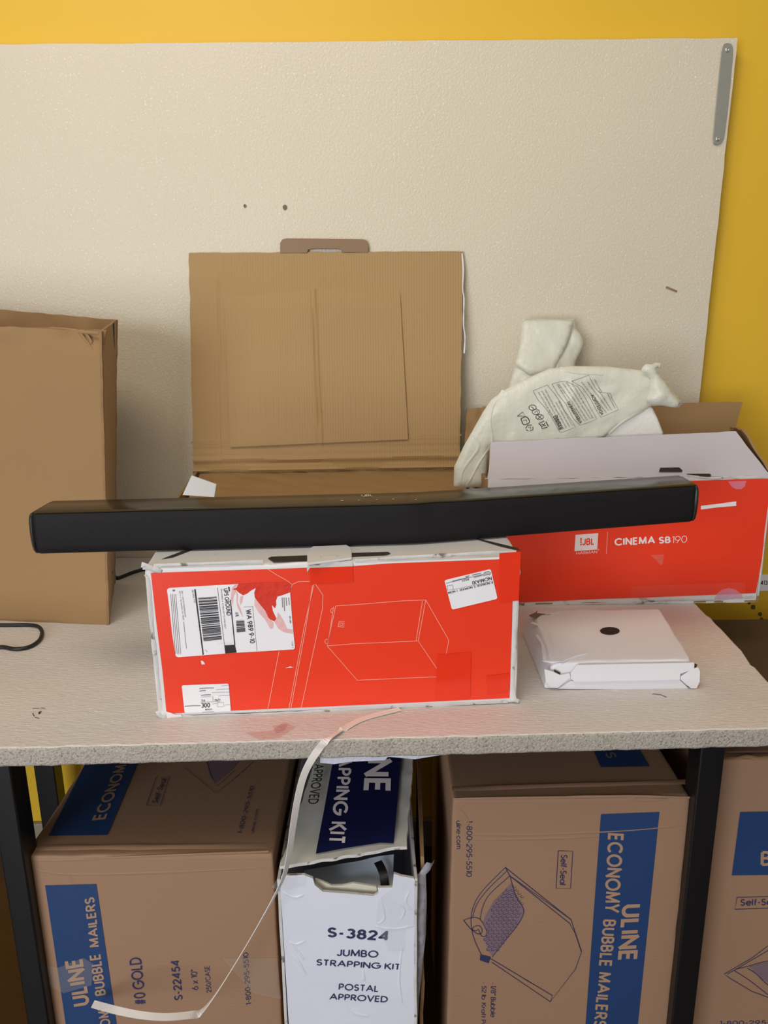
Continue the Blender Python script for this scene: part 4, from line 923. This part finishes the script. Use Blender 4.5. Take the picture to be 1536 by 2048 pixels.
# ------------------------------------------------------------------ small white box with a round hole
wb_h = .042
A0, A1 = on_z(*k5b(300, 1308), TZ), on_z(*k5b(1092, 1314), TZ)
TZ2 = TZ + wb_h
B0 = on_z(*k5b(165, 905), TZ2); B1 = on_z(*k5b(915, 850), TZ2); B2 = on_z(*k5b(1108, 1152), TZ2); B3 = on_z(*k5b(300, 1180), TZ2)
wbx = thing('white_box', 'small flat white card box with round hole in its lid', 'box', on_z(1220, 1290, TZ))
fy = (A0.y + A1.y) / 2
dd = Vector((B1.x - B2.x, B1.y - B2.y, 0)); 
c8w = [Vector((A0.x - .012, fy, TZ + .0008)), Vector((A1.x + .008, fy + .002, TZ + .0008)), Vector((B1.x + .006, B1.y, TZ + .0008)), Vector((B0.x - .004, B1.y, TZ + .0008)),
       Vector((A0.x - .002, fy + .002, TZ2 - .002)), Vector((B2.x, fy + .003, TZ2)), Vector((B1.x, B1.y, TZ2)), Vector((B0.x + .012, B1.y, TZ2 - .001))]
hexa('body', c8w, M_WHITEBOX, wbx, wob=.0025, bevel=.0025, seed=6, step=.02)
FWT = Face(c8w[4], c8w[5], c8w[6]); FWF = Face(c8w[0], c8w[1], c8w[5])
ho = Art(FWT, .0012, k5b); ho.poly(circ(629, 983, 57, 22)); ho.build('round_hole', mat('hole_dark', (20, 18, 18), .7), wbx)
# front tuck flap, lower flap and dust ears
def card(pts, face, off, t, m, par, name, label=None, k=k5b):
    return prism(name, [face(*k(*p), off) for p in pts], face.n, t, m, par, bevel=.0006, label=label)
card([(330, 1308), (400, 1262), (1020, 1250), (1088, 1314)], FWF, .0025, .002, M_WHITEBOX, wbx, 'lower_flap')
card([(400, 1215), (440, 1165), (1106, 1152), (1104, 1190), (1026, 1215), (1024, 1250), (425, 1262), (402, 1245)], FWF, .006, .003, M_WHITEBOX, wbx, 'front_flap')
card([(250, 1190), (300, 1205), (340, 1225), (395, 1215), (400, 1238), (325, 1300), (285, 1296), (258, 1260)], FWF, .005, .003, M_WHITEBOX, wbx, 'dust_ear')
card([(1028, 1232), (1090, 1190), (1128, 1180), (1138, 1200), (1136, 1260), (1118, 1300), (1086, 1300), (1030, 1250)], FWF, .006, .003, M_WHITEBOX, wbx, 'dust_ear')
g = Art(FWF, .0022, k5b); g.poly([(305, 1195), (345, 1216), (335, 1236), (310, 1215)]); g.poly([(1108, 1158), (1128, 1170), (1118, 1195), (1106, 1192)]); g.build_each('corner_gap', M_HOLE, wbx)
ridge('crease', FWT, [[(180, 930), (240, 960), (290, 1040), (300, 1120)], [(240, 890), (300, 884), (400, 862)], [(350, 1160), (420, 1130), (510, 1105)], [(210, 1000), (245, 1060), (260, 1160)], [(245, 1150), (300, 1160), (360, 1150)]], .003, .0022, M_WHITEBOX, wbx, k=k5b)
gg = Art(FWT, .0014, k5b); gg.poly([(165, 895), (200, 880), (215, 868), (210, 882), (295, 890), (240, 892), (205, 912), (175, 905)]); gg.build('torn_corner', mat('torn_card', (120, 98, 88), .9, .3, 200), wbx)

# ------------------------------------------------------------------ cartons below the bench
FL_Z = .001
def under_box(name, label, cat, yf, TL, TR, dep, widen=0.0, seed=1, group='bubble mailer cartons under the bench', mt=None, backtwist=0, xl=None, xr=None):
    a, b = on_y(*TL, yf), on_y(*TR, yf); z = (a.z + b.z) / 2
    if xr: b = Vector((xr, b.y, b.z))
    c = [Vector((a.x - widen, yf, FL_Z)), Vector((b.x + widen, yf, FL_Z)), Vector((b.x, yf + dep, FL_Z)), Vector((a.x, yf + dep, FL_Z)),
         Vector((a.x, yf, z)), Vector((b.x, yf, z)), Vector((b.x + backtwist, yf + dep, z)), Vector((a.x + backtwist, yf + dep, z))]
    t = thing(name, label, cat, (c[0] + c[2]) / 2, group)
    hexa('body', c, mt or M_KRAFTP, t, wob=.0016, bevel=.003, seed=seed)
    return t, c, Face(c[0], c[1], c[5]), Face(c[4], c[5], c[6])
# left mailer carton
t1, c, Ff, Ft = under_box('mailer_carton', 'brown mailer carton with blue band under the left half of the bench', 'carton', .90, (47, 1712), (546, 1708), .42, seed=11)
ridge('taped_edge', Ft, [[k6(125, 500), k6(700, 495), k6(1375, 490)]], .007, .003, M_KRAFTP, t1)
ridge('crease', Ff, [[k6(140, 560), k6(300, 565), k6(700, 545), k6(1375, 520)], [k6(150, 600), k6(330, 635), k6(800, 628), k6(1390, 600)], [k6(290, 600), k6(350, 640), k6(372, 680)]], .0018, .0011, M_KRAFTP, t1)
bd = Art(Ff, .0007, k6); bd.poly([(232, 692), (494, 685), (600, 1420), (740, 2600), (560, 2600), (340, 1420)]); b_o = bd.build('blue_band', M_BLUE, t1)
bl = Art(Ff, .0011, k6); bl.text('ULINE', (462, 1300), (424, 1066), (372, 1314), .035)
# the second line continues below: start extrapolated so that the visible end falls right
bl.text('ECONOMY BUBBLE MAILERS', (593, 1690), (482, 840), (540, 1696), .03) if False else bl.text('MAILERS', (512, 1003), (484, 748), (462, 1010), .03)
bl.text('BUBBLE', (545, 1250), (516, 1042), (489, 1258), .03); bl.text('ECONOMY', (592, 1560), (551, 1290), (540, 1570), .03)
bl.build('band_lettering', M_BROWNTXT, b_o)
tx1 = Art(Ff, .0008, k6)
tx1.text('#0 GOLD', (750, 1296), (722, 1058), (690, 1302), .012); tx1.text('S-22454', (936, 1277), (918, 1076), (893, 1280), .014)
tx1.text('6 x 10"', (1016, 1226), (1008, 1120), (984, 1230)); tx1.text('250/CASE', (1083, 1238), (1072, 1104), (1058, 1242)); tx1.text('1-800-295-5510', (1286, 1300), (1270, 1034), (1260, 1304))
tx1.build('printed_text', M_BLUEINK, t1)
bd = Art(Ft, .0010, k6); bd.poly([(250, 442), (550, 438), (705, 70), (900, -400), (700, -400), (438, 70)]); b_o = bd.build('blue_band', M_BLUE, t1)
bl = Art(Ft, .0014, k6); bl.text('ECONOM', (540, 358), (655, 76), (470, 366), .03); bl.build('band_lettering', M_BROWNTXT, b_o)
tx2 = Art(Ft, .0011, k6); tx2.text('1-800-295-5510', (1238, 432), (1300, 190), (1216, 428)); tx2.text('uline.com', (1298, 428), (1325, 304), (1280, 432)); tx2.text('Self-Seal', (805, 278), (852, 152), (776, 272), .01)
tx2.line([(750, 286), (820, 290), (866, 142), (800, 140), (750, 286)], .0009)
tx2.line([(940, 90), (1030, 160), (1105, 225), (1200, 150), (1300, 60)], .0008); tx2.line([(1060, 60), (1080, 130), (1110, 190), (1200, 110)], .0008)
tx2.build('printed_text', M_BLUEINK, t1)
tx3 = Art(Ft, .0009, k6); tx3.poly([(1055, 60), (1075, 140), (1105, 170), (1180, 110), (1230, 50)]); tx3.build('bubble_drawing', M_BUBBLE, t1)
Fs1 = Face(c[0], c[3], c[7])
a_ = Art(Ff, .0016, k6)
a_.poly([(210, 1085), (300, 1110), (430, 1060), (480, 1090), (470, 1200), (330, 1240), (230, 1190)]); a_.poly([(1140, 1060), (1420, 1060), (1440, 1270), (1300, 1240)]); a_.build_each('packing_tape', M_TAPE, t1)
# loose flap at its left edge
prism('torn_flap', [Ff(*k6(*p), .012) for p in ((110, 545), (128, 560), (160, 720), (185, 900), (205, 1080), (212, 1180), (265, 1403), (300, 1600), (230, 1600), (205, 1403), (178, 1190), (160, 1000), (135, 760))], Ff.n, .004, M_KRAFTP, t1, mats=[M_KRAFTP, M_KRAFTR])

# right mailer carton
t2, c, Ff, Ft = under_box('mailer_carton', 'brown mailer carton with vertical blue band and envelope drawing, left of the bench leg', 'carton', .925, (905, 1602), (1382, 1588), .42, widen=.006, seed=13)
k8c = k8b
ridge('taped_edge', Ft, [[k8c(100, 222), k8c(600, 205), k8c(1180, 190)]], .006, .003, M_KRAFTP, t2)
ridge('crease', Ff, [[k8c(105, 268), k8c(500, 262), k8c(900, 256), k8c(1180, 262)], [k8c(150, 428), k8c(450, 430), k8c(900, 410), k8c(1160, 385)], [k8c(160, 452), k8c(500, 448), k8c(770, 438)], [k8c(110, 300), k8c(150, 330), k8c(190, 400)], [k8c(900, 258), k8c(960, 275), k8c(1080, 270)]], .0022, .0014, M_KRAFTP, t2)
bd = Art(Ff, .0007, k8c); bd.poly([(776, 336), (1042, 326), (944, 1291), (880, 1900), (640, 1900), (706, 1291)]); b_o = bd.build('blue_band', M_BLUE, t2)
bl = Art(Ff, .0011, k8c)
bl.text('ULINE', (872, 746), (852, 996), (962, 742), .035)
bl.text('ECONOMY', (808, 420), (788, 780), (880, 424), .03); bl.text('BUBBLE', (786, 812), (766, 1022), (846, 814), .03); bl.text('MAILERS', (764, 1050), (743, 1300), (822, 1054), .03)
bl.build('band_lettering', M_BROWNTXT, b_o)
tx1 = Art(Ff, .0008, k8c)
tx1.text('1-800-295-5510', (166, 364), (164, 620), (192, 366)); tx1.text('uline.com', (118, 366), (120, 494), (142, 366)); tx1.text('Self-Seal', (594, 520), (588, 656), (624, 522), .01)
tx1.line([(582, 502), (648, 504), (638, 674), (572, 672), (582, 502)], .0010)
tx1.text('* 1/8" Bubble', (276, 1100), (274, 1258), (300, 1102)); tx1.text('* 52 lb. Kraft Paper', (230, 1100), (226, 1350), (256, 1102))
lw = .0010
tx1.line([(342, 578), (640, 815), (688, 960), (660, 1040), (546, 1188), (280, 1008)], lw, smooth=0)
tx1.line([(342, 578), (250, 670), (205, 735), (186, 806), (196, 890), (235, 980)], lw, smooth=4)
tx1.line([(350, 592), (262, 678), (212, 745), (192, 808)], lw, smooth=4)
tx1.line([(362, 616), (270, 700), (238, 760), (228, 810)], lw, smooth=4)
tx1.line([(362, 612), (372, 650), (392, 712), (424, 765), (420, 800), (390, 850), (340, 910), (282, 985)], lw, smooth=4)
tx1.line([(362, 616), (634, 832)], lw); tx1.line([(342, 578), (362, 616)], lw); tx1.line([(372, 622), (640, 815)], lw * .7)
tx1.line([(272, 990), (556, 1160), (546, 1188)], lw); tx1.line([(410, 1072), (440, 1092), (490, 1120)], lw * .7); tx1.line([(634, 832), (660, 880), (686, 960)], lw * .7)
tx1.line([(152, 818), (186, 806), (226, 812), (258, 868), (250, 890), (232, 888), (220, 860), (210, 865), (186, 858), (152, 818)], lw, smooth=3)
tx1.line([(192, 862), (198, 848), (222, 842), (236, 860), (232, 878), (212, 878), (192, 862)], lw, smooth=3)
tx1.build('printed_text', M_BLUEINK, t2)
bb = Art(Ff, .00075, k8c); bb.poly([(368, 650), (392, 712), (424, 765), (418, 800), (390, 850), (340, 910), (282, 980), (262, 950), (246, 900), (258, 868), (240, 830), (250, 800), (290, 730), (330, 690)])
bb.build('bubble_drawing', M_BUBBLE, t2)
bc = Art(Ff, .0011, k8c)
def in_leaf(x_, y_): return (x_ - 335 + (y_ - 810) * .35) ** 2 / 68 ** 2 + (y_ - 812) ** 2 / 150 ** 2 < 1
yy = 665
while yy < 960:
    xx = 250 + (13 if int((yy - 665) / 15) % 2 else 0)
    while xx < 425:
        if in_leaf(xx, yy): bc.line([(xx + 8 * math.cos(t * .785), yy + 5 * math.sin(t * .785)) for t in range(7)], .0006)
        xx += 22
    yy += 15
bc.poly([(228, 972), (276, 984), (266, 1012), (226, 998)])
bc.build('bubble_outline', M_BLUEINK, t2)
bd = Art(Ft, .0010, k8c); bd.poly([(776, 126), (998, 122), (940, 30), (800, -200), (560, -200), (738, 38)]); b_o = bd.build('blue_band', M_BLUE, t2)
bl = Art(Ft, .0014, k8c); bl.text('RS', (775, 30), (806, 88), (820, 26), .02); bl.build('band_lettering', mat('dim_lettering', (120, 110, 100), .6), b_o)

# far right mailer carton
t3, c, Ff, Ft = under_box('mailer_carton', 'brown mailer carton right of the bench leg, cut off by the photo edge', 'carton', .965, (1441, 1519), (1720, 1517), .49, seed=17, xr=1.02)
bd = Art(Ff, .0007, k8c); bd.poly([(1408, 326), (1900, 318), (1900, 608), (1370, 614)]); b_o = bd.build('blue_band', M_BLUE, t3)
bl = Art(Ff, .0011, k8c); bl.text('BUBBLE MAILERS', (1500, 570), (2250, 562), (1502, 502), .03); bl.text('ULINE', (1600, 470), (1900, 466), (1600, 390), .035); bl.build('band_lettering', M_BROWNTXT, b_o)
tx1 = Art(Ff, .0008, k8c); tx1.text('Self-Seal', (1410, 752), (1590, 748), (1411, 722), .014); tx1.line([(1394, 714), (1620, 708), (1616, 760), (1384, 768), (1394, 714)], .001)
tx1.line([(1540, 930), (1460, 990), (1336, 1062), (1360, 1080), (1460, 1140), (1540, 1170)], .001); tx1.line([(1540, 952), (1390, 1040), (1350, 1062)], .001); tx1.line([(1390, 1040), (1450, 1025), (1500, 1010), (1560, 1000)], .001, smooth=3)
tx1.line([(1380, 1045), (1450, 1090), (1540, 1160)], .001); tx1.line([(1440, 1035), (1480, 1060), (1520, 1100), (1560, 1130)], .001, smooth=3)
tx1.text('1-800-295-5510', (1316, 1296), (1640, 1290), (1316, 1276)); tx1.build('printed_text', M_BLUEINK, t3)
bb = Art(Ff, .00075, k8c); bb.poly([(1450, 1030), (1500, 1015), (1640, 1000), (1640, 1140), (1560, 1120), (1510, 1085)]); bb.build('bubble_drawing', M_BUBBLE, t3)
ridge('torn_edge', Ft, [[k8c(1345, 76), k8c(1400, 84), k8c(1440, 76), k8c(1490, 86), k8c(1560, 80), k8c(1700, 82)]], .004, .004, M_KRAFTR, t3)

bz_ = c[4].z + .006  # added sheet: its dark colour stands in for the darkness over the carton top
tag(prism('dark_top_sheet', [Vector((c[4].x + .004, c[4].y + .012, bz_)), Vector((c[5].x, c[4].y + .012, bz_)), Vector((c[6].x, c[6].y, bz_)), Vector((c[4].x + .004, c[6].y, bz_))], (0, 0, 1), .004, mat('dark_top_brown', (84, 64, 52), .7, .08, 5), None, bevel=.001), 'dark brown sheet added to darken the top of the far right carton, beside the mat', 'cardboard')

# ------------------------------------------------------------------ strapping kit carton (white, torn top, wrapped in plastic)
ky = .885
tlp, trp = on_y(*k7(150, 985), ky), on_y(*k7(1152, 945), ky)
kz = (tlp.z + trp.z) / 2 - .004
KD = .36
c = [Vector((tlp.x + .004, ky, FL_Z)), Vector((trp.x + .004, ky, FL_Z)), Vector((trp.x + .002, ky + KD, FL_Z)), Vector((tlp.x + .004, ky + KD, FL_Z)),
     Vector((tlp.x, ky, kz)), Vector((trp.x, ky, kz)), Vector((trp.x - .004, ky + KD, kz)), Vector((tlp.x, ky + KD, kz))]
kt = thing('strapping_kit_carton', 'battered white strapping carton with navy band and torn front, between the brown cartons', 'carton', (c[0] + c[2]) / 2)
M_KW = mat('kit_white', (222, 225, 236), .35, .06, 8, .5, 24)
Fk = Face(c[0], c[1], c[5])
# front wall with a torn bite out of its upper edge
fpz = [(145, 1000), (160, 940), (330, 935), (395, 960), (410, 1010), (470, 1060), (640, 1072), (850, 1092), (885, 1070), (880, 1030), (990, 1028), (1000, 925), (1060, 945), (1150, 960), (1165, 1010), (1160, 1500)]
fv = [Fk(*k7(*p)) for p in fpz]
fv = [Vector((c[4].x, ky, fv[0].z))] + fv[1:-1] + [Vector((c[5].x, ky, fv[-1].z)), c[1], c[0]]
fwk = prism('front_wall', fv, (0, -1, 0), .004, M_KW, kt, mats=[M_KW, M_WORN])
def wall(nm, p, q2, z, z2=None): 
    return slab(nm, [Vector((p[0], p[1], FL_Z)), Vector((q2[0], q2[1], FL_Z)), Vector((q2[0], q2[1], z2 or z)), Vector((p[0], p[1], z))], .004, M_KW, kt, 12, 16, wob=.001, m2=M_KRAFT, medge=M_WORN)
wall('side_wall', (c[4].x, ky), (c[7].x, ky + KD), kz + .004); wall('side_wall', (c[5].x, ky), (c[6].x, ky + KD), kz + .004); wall('back_wall', (c[7].x, ky + KD), (c[6].x, ky + KD), kz + .004)
prism('base', [p + Vector((0, 0, .004)) for p in c[:4]], (0, 0, 1), .003, M_KRAFT, kt)
ridge('wrinkle', Fk, [[(215, 1430), (280, 1500), (330, 1570)], [(240, 1520), (300, 1600), (345, 1680)], [(215, 1425), (270, 1450), (340, 1425)], [(1060, 1480), (1040, 1700), (1060, 1900)], [(770, 1640), (780, 1730)], [(900, 1100), (930, 1250), (880, 1300)],
     [(1000, 1120), (1080, 1190), (1050, 1270)], [(860, 1315), (1000, 1335), (1160, 1310)], [(170, 1060), (260, 1100), (330, 1080)], [(620, 1880), (700, 1960), (820, 1990)], [(1120, 1050), (1090, 1130), (1130, 1200)]], .0022, .0016, M_KW, kt, k=k7)
lw_ = Art(Fk, .0009, k7)
for s_, A, B, C in (('S-3824', (502, 1395), (952, 1425), (508, 1322)), ('JUMBO', (572, 1536), (882, 1550), (576, 1484)), ('STRAPPING KIT', (420, 1606), (1042, 1642), (424, 1560)), ('POSTAL', (586, 1790), (880, 1806), (590, 1742)), ('APPROVED', (518, 1862), (952, 1884), (522, 1816))):
    lw_.text(s_, A, B, C, .03 if s_ == 'S-3824' else .016)
lw_.build('printed_text', M_BLUEINK, kt)
# lid sloping up towards the back
Zf = kz + .012
lf0, lf1 = on_y(*k7(150, 870), ky + .005), on_y(*k7(1095, 715), ky + .012)
lb0, lb1 = on_z(*k7(430, 20), lf0.z + .012), on_z(*k7(1145, 40), lf1.z + .016)
lb0 = lf0 + (lb0 - lf0) * 1.25; lb1 = lf1 + (lb1 - lf1) * 1.25
kl_ = slab('lid', [lf0, lf1, lb1, lb0], .005, mat('kit_lid', (206, 204, 196), .35, .1, 14, .25, 30), kt, 30, 40, disp=lambda u, v: .0022 * nz((u * 4, v * 5, 21), 1), wob=.0022, m2=M_KRAFT, medge=M_WORN, seed=8)
FKL = Face(lf0, lf1, lb1)
bd = Art(FKL, .0035, k7); bd.poly([(420, 790), (640, 748), (900, 708), (1002, 712), (1030, 400), (1058, 40), (1075, -200), (590, -200), (548, 90), (480, 470)]); nb = bd.build('navy_band', M_NAVY, kl_)
bl = Art(FKL, .0039, k7); bl.text('ULINE', (800, -150), (778, 318), (984, -150), .035) if False else bl.text('LINE', (806, -60), (776, 316), (990, -60), .035)
bl.text('STRAPPING', (612, -120), (542, 505), (710, -120), .03); bl.text('KIT', (530, 548), (508, 706), (655, 552), .03)
bl.build('band_lettering', M_WHITEINK, nb)
ap = Art(FKL, .0035, k7); ap.text('APPROVED', (410, 120), (360, 418), (482, 118), .016); ap.text('PARCEL', (430, -140), (415, 90), (500, -140), .016); ap.build('printed_text', M_INK, kl_)
# inside: pale contents and torn layer
inn = thing('packing_liner', 'pale blue-white sheet showing inside the torn strapping carton', 'liner', (c[0].x * .5 + c[1].x * .5, ky + .05, kz - .1))
slab('sheet', [on_y(*k7(300, 1150), ky + .012), on_y(*k7(985, 1120), ky + .012), on_y(*k7(1000, 780), ky + .07), on_y(*k7(330, 900), ky + .07)], .002, mat('liner', (196, 210, 224), .4, .08), inn, 30, 20, disp=lambda u, v: .004 * nz((u * 3, v * 2, 31), 1))
Fi = Face((0, ky + .011, 0), (1, ky + .011, 0), (0, ky + .011, 1))
prism('torn_layer', [Fi(*k7(*p)) for p in ((412, 965), (470, 985), (540, 1015), (620, 1012), (700, 995), (780, 1008), (870, 1022), (885, 1100), (420, 1090))], (0, -1, 0), .003, mat('torn_layer_card', (206, 202, 184), .6, .15, 40), inn)
tag(tube('black_strap_end', [on_y(*k7(880, 835), ky + .05), on_y(*k7(905, 880), ky + .04), on_y(*k7(925, 940), ky + .03), on_y(*k7(935, 1030), ky + .025)], .006, M_RUB, None, flat=lambda t: Vector((1, 0, 0)), sides=4), 'dark strap end inside the torn strapping carton', 'strap')
# side panel beyond, narrow brown board standing along its right side
kb = thing('kraft_board_offcut', 'narrow brown board standing against the right side of the white strapping carton', 'cardboard', (trp.x + .02, ky + .1, 0))
slab('board', [Vector((trp.x + .010, ky + .02, FL_Z)), Vector((trp.x + .014, ky + .30, FL_Z)), Vector((trp.x + .016, ky + .30, kz + .045)), Vector((trp.x + .010, ky + .03, kz + .015))], .005, M_KRAFT, kb, 6, 20, wob=.002, medge=M_KRAFTR)
# clear wrap
PW = Face(Fk(700, 1900, .004), Fk(800, 1900, .004), Fk(750, 1700, .004))
wr = [(1150, 960), (1185, 930), (1245, 840), (1290, 860), (1304, 820), (1270, 900), (1240, 930), (1246, 1150), (1240, 1380), (1215, 1600), (1190, 1850), (1170, 2200), (1135, 2200), (1155, 1600), (1162, 1200)]
puffy('plastic_wrap', [k7(*p) for p in wr], Face((0, ky + .012, 0), (1, ky + .012, 0), (0, ky + .012, 1)), .006, .014, M_WRAP, kt, step=.008, seed=22, wr=.006, wscale=25, rim=.015, label='clear plastic wrap bulging at the right side')
tw = Art(Fk, .002, k7); tw.poly([(90, 1020), (130, 955), (350, 938), (330, 1010), (210, 1040), (140, 1040)]); tw.poly([(860, 1280), (880, 1110), (990, 1030), (1000, 930), (1180, 980), (1170, 1310), (1080, 1330), (1080, 1500), (960, 1500)])
tw.build_each('packing_tape', film('kit_tape', (226, 228, 236), .14, .12, .2, .6, 60), kt)

# ------------------------------------------------------------------ white strap trailing off the bench
fz = TZ + .0016
s_pts = [on_z(800, 1418, fz), on_z(762, 1427, fz), on_z(722, 1439, fz), on_z(690, 1456, fz)]
ye = front_y(.0)
def fpt(px, py, dy): return on_y(px, py, ye + dy)
s_pts += [on_z(656, 1478, fz + .001), fpt(636, 1500, -.008), fpt(617, 1530, -.012), fpt(604, 1562, -.013), fpt(593, 1610, -.012), fpt(585, 1660, -.008), fpt(578, 1710, -.003), fpt(568, 1752, .003), fpt(545, 1800, .004), fpt(510, 1862, .0), fpt(470, 1928, -.002), fpt(430, 1990, -.004), fpt(402, 2024, -.01),
          fpt(380, 2030, -.02), fpt(330, 2034, -.03), fpt(280, 2030, -.03), fpt(230, 2020, -.015), fpt(186, 2008, .03)]
def sflat(t):
    if t < .15: return Vector((.5, 1, 0)).normalized() * 1.0
    if t < .72: k = (t - .15) / .57; return (Vector((1, 0, .3)) * (1 - k) + Vector((.25, 1, 0)) * k).normalized()
    k = min(1, (t - .72) / .14); return (Vector((.25, 1, 0)) * (1 - k) + Vector((0, 1, .25)) * k).normalized()
tag(tube('white_strap', s_pts, .0048, M_STRAP, None, flat=sflat, sides=4, sub=8), 'white plastic strap curving from under the front red carton down past the boxes', 'strap')
